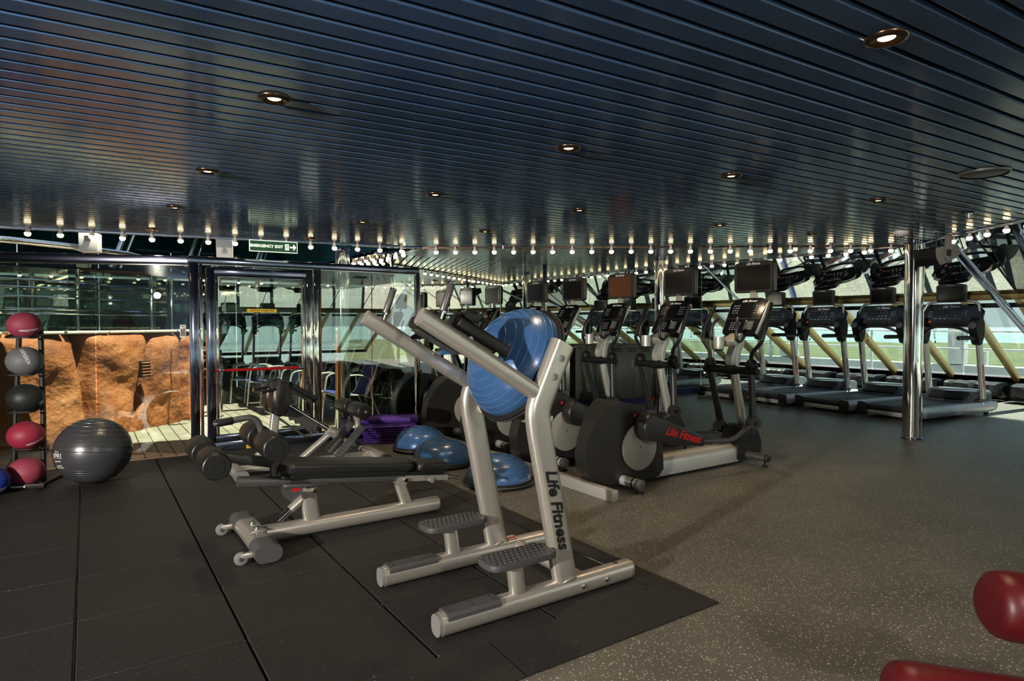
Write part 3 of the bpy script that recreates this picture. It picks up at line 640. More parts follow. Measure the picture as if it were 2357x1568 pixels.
# hung loudspeaker beside the column
t = thing('hung_loudspeaker', 'black loudspeaker with speckled grey side on a bracket beside the chrome column', 'speaker', (7.617, 3.004, 2.082), R(-16))
b = B(); prism(b, round_poly([(-.145, .07), (.165, .118), (.205, .01), (-.075, -.115), (-.13, -.04)], .02), .0, .012, 'y', .003); obj('side_panel', b, 'grey', t)
b = B(); prism(b, round_poly([(-.145, .07), (.165, .118), (.205, .01), (-.075, -.115), (-.13, -.04)], .02), .012, .27, 'y'); obj('cabinet', b, 'black', t)
b = B(); prism(b, round_poly([(-.03, .212), (.06, .212), (.06, -.03), (.015, -.075), (-.03, -.03)], .02), -.014, -.002, 'y'); obj('bracket', b, 'grey', t)
b = B(); bx(b, (.015, -.018, .02), (.06, .01, .07), rot=(0, R(8), 0), bev=.006); obj('clamp', b, 'black', t)
b = B(); tube(b, [(-.09, .05, .21), (-.08, .05, .06), (-.02, .04, .05)], .006, n=8, fil=.03); obj('cable', b, 'black', t)
# exit sign
t = thing('exit_sign', 'green emergency exit sign hanging from the ceiling over the glass door', 'sign', (1.62, 6.82, 2.145), R(-4))
b = B(); bx(b, (0, 0, 0), (.475, .012, .118), bev=.003); obj('board', b, 'exitink', t); b = B(); bx(b, (0, -.007, 0), (.462, .004, .105)); obj('panel', b, 'exitgreen', t, smooth=False)
text('lettering', 'EMERGENCY EXIT', .040, 'exitink', t, (-.07, -.0095, 0), (1, 0, 0), (0, 0, 1), bold=.0011)
b = B(); prism(b, [(.160, -.008), (.195, -.008), (.195, -.034), (.224, 0), (.195, .034), (.195, .008), (.160, .008)], -.0105, -.009, 'y'); obj('arrow', b, 'exitink', t, smooth=False)
b = B(); bx(b, (.130, -.0097, 0), (.038, .002, .062)); obj('pictogram_field', b, 'exitink', t, smooth=False)
b = B(); sphere(b, (.134, -.0112, .022), .005, 1, .3, 1, 10, 6)
for P in ([(.131, .016), (.127, -.004), (.136, -.012), (.133, -.026)], [(.127, -.004), (.120, -.014), (.114, -.012)], [(.130, .013), (.139, .006), (.144, .010)], [(.130, .013), (.120, .008), (.118, .0)]): tube(b, [(x, -.0112, z) for x, z in P], .0028, n=6, fil=0)
obj('running_figure', b, 'exitgreen', t)
b = B()
for x in (-.2, .2): cyl(b, (x, 0, .055), (x, 0, .148), .003, n=8)
obj('hanger', b, 'chrome', t)
# ---------------------------------------------------------------- leg raise and dip stand in the foreground
t = thing('knee_raise_stand', 'silver knee-raise and dip stand with black arm pads, nearest machine on the black mat', 'gym machine', (1.75, 2.655, .026))
def W_(x, y, z): return (x - 1.75, y - 2.655, z - .026)
OV = rsec(.088, .098, .038, 4)
for y, sgn in ((2.35, -1), (2.96, 1)):
    b = B(); tube(b, [W_(1.215, y, .078), W_(2.30, y, .078)], 0, fil=0, sec=OV, up=(0, 0, 1)); r = obj('base_rail', b, 'silver', t)
    for x, nm in ((1.207, 'end_cap'), (2.308, 'end_cap')):
        b = B(); tube(b, [W_(x - .010, y, .078), W_(x + .010, y, .078)], 0, fil=0, sec=rsec(.082, .092, .034, 4), up=(0, 0, 1)); obj(nm, b, 'grey' if x < 2 else 'silver', r)
    b = B(); tube(b, [W_(1.235, y, .1135), W_(1.50, y, .1135)], 0, fil=0, sec=[(-.0465, -.012), (-.0465, .004), (-.036, .017), (0, .0195), (.036, .017), (.0465, .004), (.0465, -.012)], up=(0, 0, 1)); obj('grip_plate', b, 'rubbergrey', r)
    for x in (1.26, 1.37, 1.47):
        b = B()
        for dy in (-.016, .016): cyl(b, W_(x, y + dy, .1325), W_(x, y + dy, .1345), .004, n=8)
        obj('rivet', b, 'black', r)
    if sgn < 0:
        for x in (1.97, 2.12):
            b = B(); lathe(b, [(.011, 0), (.011, .006), (.004, .009)], W_(x, y - .043, .078), (0, -1, 0), 12); obj('bolt', b, 'chrome', r)
    b = B(); cyl(b, W_(2.22, y, .126), W_(2.22, y, .1285), .014, n=14); obj('plug', b, 'dgrey', r)
    # upright: rises back, then kinks forward; the flat upper blade carries the back pad
    b = B(); tube(b, [W_(1.895, y, .10), W_(1.735, y, .86), W_(1.725, y, .95), W_(1.875, y, 1.255)], 0, fil=.12, sec=rsec(.070, .128, .032, 4), up=(1, 0, 0), k=7); u = obj('upright', b, 'silver', t)
    b = B(); lathe(b, [(.066, 0), (.068, .004), (.060, .012)], W_(1.892, y, .122), (-.2, 0, 1), 24); bmesh.ops.scale(b, vec=(1, .62, 1), verts=b.verts[:], space=Matrix.Translation(-Vector(W_(1.892, y, .12)))); obj('weld_collar', b, 'silver', u)
    for z in (1.10, 1.185):
        x = 1.725 + (z - .95) * .49; b = B(); lathe(b, [(.017, 0), (.017, .004), (.012, .007)], W_(x, y - .035, z), (0, -1, 0), 16); obj('cover_cap', b, 'grey', u)
    # dip arm
    yi = y - sgn * .0
    b = B(); tube(b, [W_(1.745, y, .905), W_(1.765, y, 1.0), W_(1.135, y, 1.378)], 0, fil=.16, sec=rsec(.060, .078, .028, 4), up=(0, 0, 1), k=9); a = obj('dip_arm', b, 'silver', t)
    b = B(); tube(b, [W_(1.140, y, 1.375), W_(1.128, y, 1.382)], 0, fil=0, sec=rsec(.056, .074, .026, 4), up=(0, 0, 1)); obj('arm_cap', b, 'silver', a)
    b = B(); cyl(b, W_(1.215, y, 1.345), W_(1.235, y, 1.40), .011, n=14); cyl(b, W_(1.277, y, 1.515), W_(1.281, y, 1.526), .0175, n=16, bev=.003); lathe(b, [(.0175, 0), (.0175, .006)], W_(1.235, y, 1.395), (.33, 0, 1), 16); gp = obj('grip_post', b, 'chrome', t)
    b = B(); cyl(b, W_(1.235, y, 1.398), W_(1.277, y, 1.515), .0165, n=18, bev=.002); obj('grip_sleeve', b, 'dgrey', gp)
    # elbow pad on the inner side
    yp = y - sgn * .105; ang = R(29)
    q = Matrix.Translation(W_(1.475, yp, 1.287)) @ Matrix.Rotation(ang, 4, 'Y')
    b = B(); bx(b, (0, 0, 0), (.315, .105, .062), bev=.016, seg=3); bmesh.ops.transform(b, matrix=q, verts=b.verts[:]); p = obj('elbow_pad', b, 'vinyl', t)
    b = B(); prism(b, round_poly([(-.155, .033), (-.10, .085), (-.06, .085), (-.055, .03)], .02), -.05, .05, 'y', .01); bmesh.ops.transform(b, matrix=q, verts=b.verts[:]); obj('pad_stop', b, 'vinyl', p)
    b = B(); bx(b, (.0, 0, -.036), (.26, .08, .008)); bmesh.ops.transform(b, matrix=q, verts=b.verts[:]); obj('backing_plate', b, 'dgrey', p)
    b = B()
    for dx in (-.09, .08):
        prism(b, [(dx - .02, -.04), (dx + .045, -.04), (dx - .03, -.085), (dx - .045, -.082)], -.003, .003, 'y')
    cyl(b, (.07, 0, -.05), (.07, sgn * .09, -.05), .012, n=10); cyl(b, (-.08, 0, -.05), (-.08, sgn * .09, -.05), .012, n=10)
    bmesh.ops.transform(b, matrix=q, verts=b.verts[:]); obj('pad_bracket', b, 'chrome', p)
    # step
    b = B(); tube(b, [W_(1.615, y, .115), W_(1.595, y, .268)], 0, fil=0, sec=rsec(.058, .074, .022, 3), up=(1, 0, 0)); obj('step_post', b, 'silver', t)
    b = B(); prism(b, round_poly([(1.435 - 1.75, y - 2.655 - .085), (1.80 - 1.75, y - 2.655 - .078), (1.80 - 1.75, y - 2.655 + .078), (1.435 - 1.75, y - 2.655 + .085)], .05), .242, .270, 'z', .005); st = obj('step', b, 'rubbergrey', t)
    b = B()
    for i in range(13):
        for j in range(5):
            sphere(b, W_(1.46 + i * .0262 + (j % 2) * .012, y - .060 + j * .030, .2965), .0115, 1, 1, .32, 6, 4)
    obj('tread_studs', b, 'rubbergrey', st)['kind'] = 'stuff'
for x, r in ((2.02, .033), (2.235, .008)):
    b = B(); cyl(b, W_(x, 2.35, .082), W_(x, 2.96, .082), r, n=16); obj('cross_tube', b, 'silver' if r > .02 else 'chrome', t)
b = B(); bx(b, W_(1.81, 2.655, .885), (.03, .60, .06), rot=(0, R(8), 0), bev=.008); obj('cross_brace', b, 'silver', t)
b = B(); bx(b, W_(1.97, 2.962, .1292), (.10, .055, .0015)); lb = obj('safety_label', b, 'white', t); b = B(); bx(b, W_(1.97, 2.948, .1302), (.09, .018, .0012)); obj('label_stripe', b, 'print_red', lb)
# script along the near upright, reading downwards
v = Vector((.205, 0, -.979)).normalized()
text('lettering', 'Life Fitness', .088, 'print_black', t, W_(1.815, 2.3135, .48), v, v.cross(Vector((0, 1, 0))) * 1, shear=.35, bold=.0028)

# ---------------------------------------------------------------- balance domes
def dome(label, r=.283, h=.20):
    t = thing('balance_dome', label, 'balance trainer', (0, 0, 0), 0, 'blue balance domes')
    b = B(); lathe(b, [(r - .03, 0), (r + .004, .008), (r + .014, .02), (r + .014, .046), (r + .002, .052), (r - .05, .055)], n=56); bs = obj('base_platform', b, 'black', t)
    b = B(); lathe(b, [(r + .0145, .026), (r + .0165, .029), (r + .0145, .034)], n=56); obj('rim_groove', b, 'dgrey', bs)
    for a in (0, PI):
        b = B(); bx(b, ((r + .004) * math.cos(a), (r + .004) * math.sin(a), .022), (.02, .11, .026), bev=.006); obj('handle', b, 'char', bs)
    prof = []; n = 30
    for i in range(n + 1):
        an = R(90) * i / n; prof.append(((r - .006) * math.cos(an) ** .92, .05 + h * math.sin(an)))
    b = B(); lathe(b, prof, n=64); dm = obj('dome', b, 'bosu', t, sharp=80)
    for i in (3, 6, 9, 12, 15, 18, 22, 26):
        r_, z_ = prof[i]; b = B(); k = 48; an = R(90) * i / n; nx, nz = math.cos(an) * .8, math.sin(an)
        tube(b, [], 0) if 0 else None
        rings = []
        for j in range(5):
            f = (j - 2) / 2 * .0022; hh = .0022 * (1 - (abs(j - 2) / 2) ** 2); rr = r_ - math.sin(an) * f + nx * hh - .0003; zz = z_ + math.cos(an) * f + nz * hh - .0003
            rings.append([b.verts.new((rr * math.cos(2 * PI * q / k), rr * math.sin(2 * PI * q / k), zz)) for q in range(k)])
        ring_bridge(b, rings, caps=False); obj('ridge', b, 'bosu_line', dm, sharp=80)
    b = B(); lathe(b, [(.014, .05 + h - .0015), (.012, .05 + h + .003), (.0005, .05 + h + .003)], n=16); obj('valve_plug', b, 'char', t)
    return t
dm = dome('blue balance dome wedged upright between the arms of the silver stand')
dm.location = (1.875, 2.67, 1.12); dm.scale = (1.06, 1.06, 1.06)
dm.rotation_euler = Vector((-.88, 0, .475)).to_track_quat('Z', 'Y').to_euler()
r_ = dup(dm, (2.86, 4.44, .0), .6, 'blue balance dome on the floor right behind the silver stand, nearest of three'); r_.rotation_euler = (0, 0, .9); r_.scale = (1, 1, 1)
r_ = dup(dm, (2.80, 5.35, .0), 0, 'blue balance dome on the floor in the middle of the three'); r_.rotation_euler = (0, 0, 2.2); r_.scale = (1, 1, 1)
r_ = dup(dm, (2.95, 6.12, .0), 0, 'blue balance dome on the floor beside the purple mats'); r_.rotation_euler = (0, 0, 2.8); r_.scale = (1, 1, 1)

# ---------------------------------------------------------------- adjustable decline bench
t = thing('decline_bench', 'black padded decline bench with leg rollers on a silver frame, on the mat', 'gym bench', (1.45, 3.95, .026))
def W_(x, y, z): return (x - 1.45, y - 3.95, z - .026)
b = B(); tube(b, [W_(.80, 3.95, .085), W_(2.02, 3.95, .085)], 0, fil=0, sec=rsec(.092, .098, .04, 4), up=(0, 0, 1)); bm_ = obj('base_beam', b, 'silver', t)
b = B(); tube(b, [W_(2.018, 3.95, .085), W_(2.03, 3.95, .085)], 0, fil=0, sec=rsec(.088, .094, .038, 4), up=(0, 0, 1)); obj('end_cap', b, 'silver', bm_)
b = B(); bx(b, W_(1.95, 3.95, .031), (.09, .07, .01)); obj('foot_pad', b, 'black', bm_)
b = B(); tube(b, [W_(.81, 3.70, .085), W_(.81, 4.22, .085)], 0, fil=0, sec=rsec(.135, .088, .04, 4), up=(0, 0, 1)); cf = obj('cross_foot', b, 'silver', t)
for y0, y1 in ((3.585, 3.745), (4.175, 4.33)):
    b = B(); tube(b, [W_(.81, y0, .085), W_(.81, y1, .085)], 0, fil=0, sec=rsec(.147, .099, .045, 4), up=(0, 0, 1)); obj('foot_sleeve', b, 'rubbergrey', cf)
b = B(); bx(b, W_(.815, 3.96, .131), (.085, .19, .006), bev=.002); pl = obj('clamp_plate', b, 'silver', cf)
for y in (3.90, 4.02):
    b = B(); lathe(b, [(.017, 0), (.017, .004), (.011, .006), (.011, .017), (.004, .02)], W_(.815, y, .134), n=10); obj('nut', b, 'chrome', cf)
for y in (3.66, 4.25):
    b = B(); bx(b, W_(.725, y, .075), (.10, .035, .03), bev=.008); wh = obj('wheel_bracket', b, 'silver', t)
    b = B(); cyl(b, W_(.68, y - .014, .062), W_(.68, y + .014, .062), .036, n=24, bev=.006); obj('wheel', b, 'grey', wh)
    b = B(); cyl(b, W_(.68, y - .017, .062), W_(.68, y + .017, .062), .012, n=12); obj('hub', b, 'chrome', wh)
b = B(); tube(b, [W_(1.155, 3.95, .10), W_(1.13, 3.95, .285)], 0, fil=0, sec=rsec(.062, .105, .03, 4), up=(1, 0, 0), ); obj('front_post', b, 'silver', t)
b = B(); tube(b, [W_(1.80, 3.95, .10), W_(1.745, 3.95, .265)], 0, fil=0, sec=rsec(.062, .080, .03, 4), up=(1, 0, 0)); obj('rear_post', b, 'silver', t)
for x, z in ((1.745, .285), (1.135, .305)):
    b = B(); cyl(b, W_(x, 3.90, z), W_(x, 4.0, z), .034, n=20); hg = obj('hinge', b, 'silver', t)
    b = B(); cyl(b, W_(x + .02, 3.885, z + .01), W_(x + .02, 4.015, z + .01), .014, n=14); obj('hinge_bolt', b, 'chrome', hg)
b = B(); cyl(b, W_(1.26, 3.95, .385), W_(1.02, 3.95, .205), .027, n=18); ad = obj('adjuster', b, 'silver', t)
b = B(); cyl(b, W_(1.03, 3.95, .213), W_(.945, 3.95, .148), .021, n=16); obj('adjuster_rod', b, 'chrome', ad)
b = B(); lathe(b, [(.013, 0), (.013, .03), (.022, .034), (.022, .05)], W_(1.09, 3.915, .30), (0, -1, 0), 14); obj('pop_pin', b, 'dgrey', ad)
b = B(); cyl(b, W_(1.06, 3.965, .33), W_(1.06, 3.985, .33), .085, n=28); di = obj('index_plate', b, 'dgrey', t)
b = B(); prism(b, [(1.03 - 1.45, .285), (1.09 - 1.45, .285), (1.06 - 1.45, .335)], .0135, .0145, 'y'); obj('warning_triangle', b, 'print_red', di)
# sloping seat frame and pads; slope runs down to the right
ang = math.atan2(-.135, 1.15); q = Matrix.Translation(W_(1.52, 3.95, .372)) @ Matrix.Rotation(-ang, 4, 'Y')
def T(b): bmesh.ops.transform(b, matrix=q, verts=b.verts[:]); return b
b = B(); bx(b, (.02, 0, -.035), (1.16, .06, .05), bev=.008); obj('seat_beam', T(b), 'dgrey', t)
b = B(); prism(b, round_poly([(-.58, -.145), (.29, -.105), (.29, .105), (-.58, .145)], .06), .012, .077, 'z', .022, 4); obj('long_pad', T(b), 'vinyl', t)
b = B(); prism(b, round_poly([(.315, -.105), (.55, -.095), (.55, .095), (.315, .105)], .035), .012, .073, 'z', .02, 4); obj('head_pad', T(b), 'vinyl', t)
b = B(); prism(b, round_poly([(-.55, -.12), (.54, -.085), (.54, .085), (-.55, .12)], .05), -.008, .011, 'z', .003); obj('pad_board', T(b), 'black', t)
b = B(); prism(b, [(.24, -.06), (.58, -.055), (.58, -.02), (.30, -.018), (.26, -.01)], -.045, -.035, 'y'); prism(b, [(.24, -.06), (.58, -.055), (.58, -.02), (.30, -.018), (.26, -.01)], .035, .045, 'y'); obj('side_plate', T(b), 'silver', t)
b = B(); cyl(b, (.58, -.02, -.035), (.66, -.06, -.04), .012, n=12); obj('release_lever', T(b), 'chrome', t); b = B(); cyl(b, (.45, -.06, -.055), (.45, .06, -.055), .016, n=14); obj('roller_pin', T(b), 'silver_light', t)
b = B(); tube(b, [(-.40, -.03, -.06), (-.58, -.11, -.055), (-.42, -.13, -.05), (-.30, -.10, -.05)], .013, n=10, fil=.05); obj('side_handle', T(b), 'dgrey', t)
b = B(); tube(b, [(-.50, 0, -.05), (-.80, 0, -.045)], 0, fil=0, sec=rsec(.07, .06, .022, 3), up=(0, 0, 1)); obj('leg_beam', T(b), 'dgrey', t)
b = B(); tube(b, [W_(.93, 3.95, .43), W_(.92, 3.95, .56), W_(.865, 3.95, .655)], .026, n=14, fil=.06); obj('roller_post', b, 'dgrey', t)
b = B(); tube(b, [W_(.95, 3.95, .50), W_(.56, 3.95, .60)], 0, fil=0, sec=rsec(.05, .06, .015, 3), up=(0, 0, 1)); obj('shin_arm', b, 'dgrey', t)
for x, z in ((.56, .59), (.865, .652)):
    b = B(); cyl(b, W_(x, 3.62, z), W_(x, 4.28, z), .017, n=12); ax_ = obj('roller_axle', b, 'dgrey', t)
    for y0, y1 in ((3.615, 3.87), (4.03, 4.285)):
        b = B(); cyl(b, W_(x, y0, z), W_(x, y1, z), .074, n=36, bev=.012); obj('foam_roller', b, 'vinyl', ax_, sharp=50)
        e = y0 if y0 < 3.8 else y0; b = B(); lathe(b, [(.062, 0), (.066, .004), (.064, .011), (.040, .011), (.038, .014), (.0005, .014)], W_(x, e + .002, z), (0, -1, 0), 32); obj('roller_cap', b, 'black', ax_)
b = B(); tube(b, [W_(.865, 3.95, .65), W_(.835, 3.95, .80), W_(.62, 3.95, .775)], .019, n=14, fil=.09, k=8); hd = obj('leg_handle', b, 'dgrey', t)
b = B(); cyl(b, W_(.70, 3.95, .783), W_(.615, 3.95, .774), .0225, n=14, bev=.003); obj('grip_sleeve', b, 'black', hd); b = B(); cyl(b, W_(.615, 3.95, .774), W_(.598, 3.95, .772), .0225, n=14, bev=.004); obj('grip_cap', b, 'chrome', hd)

# ---------------------------------------------------------------- back extension bench behind it
t = thing('back_extension_bench', 'silver back-extension bench with split hip pads and foot plates near the glass door', 'gym bench', (1.7, 5.85, .026))
def W_(x, y, z): return (x - 1.7, y - 5.85, z - .026)
b = B(); tube(b, [W_(1.05, 5.85, .07), W_(2.30, 5.85, .07)], 0, fil=0, sec=rsec(.08, .075, .03, 4), up=(0, 0, 1)); obj('base_beam', b, 'silver_light', t)
for x in (1.05, 2.32):
    b = B(); tube(b, [W_(x, 5.58, .07), W_(x, 6.12, .07)], 0, fil=0, sec=rsec(.11, .08, .036, 4), up=(0, 0, 1)); cf = obj('cross_foot', b, 'silver_light', t)
    for y in (5.575, 6.06):
        b = B(); tube(b, [W_(x, y, .07), W_(x, y + .07, .07)], 0, fil=0, sec=rsec(.12, .088, .04, 4), up=(0, 0, 1)); obj('foot_sleeve', b, 'grey', cf)
b = B(); tube(b, [W_(1.18, 5.85, .10), W_(1.36, 5.85, .30), W_(1.40, 5.85, .62)], 0, fil=.08, sec=rsec(.055, .075, .015, 3), up=(1, 0, 0)); obj('front_post', b, 'silver_light', t)
b = B(); cyl(b, W_(1.43, 5.85, .66), W_(1.90, 5.85, .33), .024, n=16); obj('slide_tube', b, 'chrome', t)
b = B(); cyl(b, W_(1.86, 5.85, .355), W_(1.94, 5.85, .30), .046, n=18, bev=.006); obj('slide_collar', b, 'silver_light', t)
b = B(); cyl(b, W_(1.90, 5.85, .33), W_(1.60, 5.85, .10), .030, n=16); obj('brace', b, 'silver_light', t)
rk_ = [(1.40, .60), (1.46, .62), (1.75, .43), (1.74, .36), (1.70, .33), (1.69, .37), (1.65, .37), (1.64, .405), (1.60, .405), (1.59, .44), (1.55, .44), (1.54, .475), (1.50, .475), (1.49, .51), (1.45, .515)]
b = B(); prism(b, [(x - 1.7, z - .026) for x, z in rk_], -.045, -.037, 'y'); obj('toothed_rack', b, 'dgrey', t)
b = B(); tube(b, [W_(1.41, 5.80, .50), W_(1.64, 5.80, .315), W_(1.70, 5.80, .335), W_(1.68, 5.80, .39)], .010, n=8, fil=.03); obj('lever', b, 'dgrey', t)
for y in (5.72, 5.97):
    b = B(); prism(b, round_poly([(1.31 - 1.7, .555), (1.335 - 1.7, .80), (1.44 - 1.7, .83), (1.475 - 1.7, .78), (1.45 - 1.7, .54), (1.38 - 1.7, .50)], .05), y - 5.85 - .085, y - 5.85 + .085, 'y', .025, 3); obj('hip_pad', b, 'vinyl', t, sharp=60)
    b = B(); bx(b, W_(1.585, y - .0, .735), (.30, .10, .065), rot=(0, R(33), 0), bev=.018, seg=3); obj('arm_pad', b, 'vinyl', t)
    b = B(); tube(b, [W_(1.66, y - .062, .66), W_(1.47, y - .062, .785), W_(1.40, y - .062, .785)], .010, n=8, fil=.03); hd = obj('handle_rod', b, 'chrome', t)
    b = B(); cyl(b, W_(1.40, y - .062, .785), W_(1.22, y - .10, .765), .014, n=12); obj('grip_sleeve', b, 'black', hd); b = B(); cyl(b, W_(1.22, y - .10, .765), W_(1.205, y - .103, .763), .016, n=12); obj('grip_cap', b, 'chrome', hd)
b = B(); tube(b, [W_(1.93, 5.85, .10), W_(2.14, 5.85, .27), W_(2.16, 5.85, .40), W_(2.10, 5.85, .53)], .028, n=14, fil=.10); obj('ankle_post', b, 'silver_light', t)
b = B(); cyl(b, W_(2.10, 5.50, .54), W_(2.10, 6.20, .54), .014, n=12); ax_ = obj('roller_axle', b, 'chrome', t)
for y0, y1 in ((5.52, 5.81), (5.89, 6.18)):
    b = B(); cyl(b, W_(2.10, y0, .54), W_(2.10, y1, .54), .070, n=30, bev=.012); obj('foam_roller', b, 'vinyl', ax_, sharp=50)
    b = B(); lathe(b, [(.05, 0), (.05, .008), (.036, .010), (.0005, .012)], W_(2.10, y0, .54), (0, -1, 0), 26); obj('roller_cap', b, 'black', ax_)
for y in (5.70, 5.99):
    b = B(); bx(b, W_(2.02, y, .245), (.36, .15, .026), rot=(0, R(-47), 0), bev=.006); fp = obj('foot_plate', b, 'rubbergrey', t)
    b = B()
    for k in range(9):
        for j in range(4): bx(b, (-.14 + .035 * k, -.05 + .033 * j, .0145), (.012, .02, .004))
    bmesh.ops.transform(b, matrix=Matrix.Translation(W_(2.02, y, .245)) @ Matrix.Rotation(R(-47), 4, 'Y'), verts=b.verts[:]); obj('tread_bars', b, 'rubbergrey', fp, smooth=False)['kind'] = 'stuff'
b = B(); cyl(b, W_(2.06, 5.70, .22), W_(2.06, 5.99, .22), .02, n=12); cyl(b, W_(2.05, 5.85, .22), W_(1.95, 5.85, .10), .024, n=12); obj('plate_axle', b, 'silver_light', t)

# ---------------------------------------------------------------- ball rack, medicine balls and big ball
def ball(name, label, r, m, loc, word=None, ws=.03, wr=0, seam=True, squash=.93, tilt=.5):
    t = thing(name, label, 'ball', loc); b = B(); sphere(b, (0, 0, 0), r, 1, 1, squash, 40, 24); bd = obj('shell', b, m, t, sharp=80)
    if seam:
        b = B(); rings = []; k = 64
        for j in range(4):
            f = (j - 1.5) / 1.5 * .0035; hh = -.0008 if j in (0, 3) else .0012
            rings.append([b.verts.new(((r + hh) * math.cos(2 * PI * q / k), (r + hh) * math.sin(2 * PI * q / k), f)) for q in range(k)])
        ring_bridge(b, rings, caps=False); bmesh.ops.rotate(b, verts=b.verts[:], matrix=Euler((1.1, tilt, .6)).to_matrix()); bmesh.ops.scale(b, vec=(1, 1, squash), verts=b.verts[:]); obj('seam', b, m, bd, sharp=80)
    return t
def ball_text(t, r, squash, body, az, el, size, roll, m='white'):
    """lettering bent onto the ball"""
    o = text('lettering', body, size, m, t, (0, 0, 0), (1, 0, 0), (0, 1, 0), shear=.2, bold=.0008)
    o.matrix_local = Matrix()
    nrm = Vector((math.cos(el) * math.cos(az), math.cos(el) * math.sin(az), math.sin(el))); rx = Vector((-math.sin(az), math.cos(az), 0)); ry = nrm.cross(rx)
    c, s = math.cos(roll), math.sin(roll)
    for v in o.data.vertices:
        x, y = v.co.x * c - v.co.y * s, v.co.x * s + v.co.y * c; p = (nrm + rx * (x / r) + ry * (y / r)).normalized() * (r + .0012 + v.co.z * .5); v.co = (p.x, p.y, p.z * squash)
FAZ = R(-86)
rx, ry = -.42, 6.42
def W_(x, z, y=0): return (x, y, z)
t = thing('ball_rack', 'black upright medicine ball rack at the left edge, holding five balls', 'ball rack', (rx, ry, .026), R(-20))
b = B()
for s in (-1, 1): bx(b, (s * .105, .12, .012), (.055, .50, .024), bev=.004)
bx(b, (0, -.12, .03), (.36, .05, .04), bev=.006); obj('base', b, 'black', t)
b = B(); bx(b, (0, -.147, .032), (.10, .004, .014)); obj('badge', b, 'white', t)
for s in (-1, 1):
    b = B(); tube(b, [(s * .105, .03, .02), (s * .098, .06, .55), (s * .075, .10, 1.30)], 0, fil=.1, sec=rsec(.028, .045, .006), up=(0, 1, 0)); obj('rail', b, 'black', t)
for k in range(5):
    z = .045 + k * .298; b = B(); tube(b, [(-.10, .02 + k * .015, z), (-.095, -.10, z - .025), (.095, -.10, z - .025), (.10, .02 + k * .015, z)], .008, n=8, fil=.04)
    if k: obj('ball_cradle', b, 'black', t)
    else: b.free()
base = Vector((rx, ry, 0)); dirp = Vector((math.sin(R(20)) * -1, -math.cos(R(20)), 0))
BL = [('redball2', 'crimson medicine ball at the foot of the rack', .155), ('redball', 'bright red medicine ball second from the bottom of the rack', .445), ('blackball', 'black medicine ball in the middle of the rack', .745), ('greyball', 'grey medicine ball second from the top of the rack', 1.045), ('redball2', 'crimson medicine ball on top of the rack', 1.335)]
for k, (m, lab, z) in enumerate(BL):
    r = (.128, .128, .128, .128, .118)[k]; y = -.045 + k * .018; p = base + Vector((0, y, 0)); q = ball('medicine_ball', lab, r, m, (p.x, p.y, z + (.0 if k else .0)), tilt=.4 + k * .5, squash=.90)
    wd = [None, ('MERRITHEW', .026, .55, -.42, 25), ('LB', .032, .95, -.3, 20), ('DANSKIN', .042, .02, .42, -72), ('MERRITHEW', .028, .32, -.42, 8)][k]
    if wd: ball_text(q, r, .90, wd[0], FAZ + wd[2], wd[3], wd[1], R(wd[4]))
    q['group'] = 'medicine balls on the rack'
q = ball('medicine_ball', 'royal blue medicine ball on the mat at the left edge beside the rack', .125, 'blueball', (-.63, 6.2, .141), tilt=.2, squash=.90); ball_text(q, .125, .90, '20', FAZ + .75, -.55, .05, R(10))
t = thing('exercise_ball', 'large graphite exercise ball on the mat beside the ball rack', 'exercise ball', (.03, 6.24, .297))
r = .272; b = B(); sphere(b, (0, 0, 0), r, 1.03, 1.03, .985, 56, 36); sh = obj('shell', b, 'gymball', t, sharp=80)
for k in range(15):
    el = R((-62 + k * 5.2) if k < 6 else (-12 + (k - 6) * 9.5)); b = B(); rings = []; n = 64
    for j in range(5):
        a = el + (j - 2) * .0065; hh = .0042 * (1 - (abs(j - 2) / 2) ** 2) - .0004; rings.append([b.verts.new(((r * 1.03 + hh) * math.cos(a) * math.cos(2 * PI * q / n), (r * 1.03 + hh) * math.cos(a) * math.sin(2 * PI * q / n), (r * .985 + hh) * math.sin(a))) for q in range(n)])
    ring_bridge(b, rings, caps=False); bmesh.ops.rotate(b, verts=b.verts[:], matrix=Euler((R(-9), R(7), 0)).to_matrix()); obj('ridge', b, 'gymball', sh, sharp=80)
for body, sz, el, az in (('SPRI.', .058, .02, -.95), ('exercise ball', .014, -.13, -.93), ('55 cm', .02, .15, -.97), ('max 300 lb', .014, -.27, -.9), ('inflate to size', .014, -.33, -.88)): ball_text(t, r * 1.03, .985 / 1.03, body, R(-95) + az, el, sz, R(4))

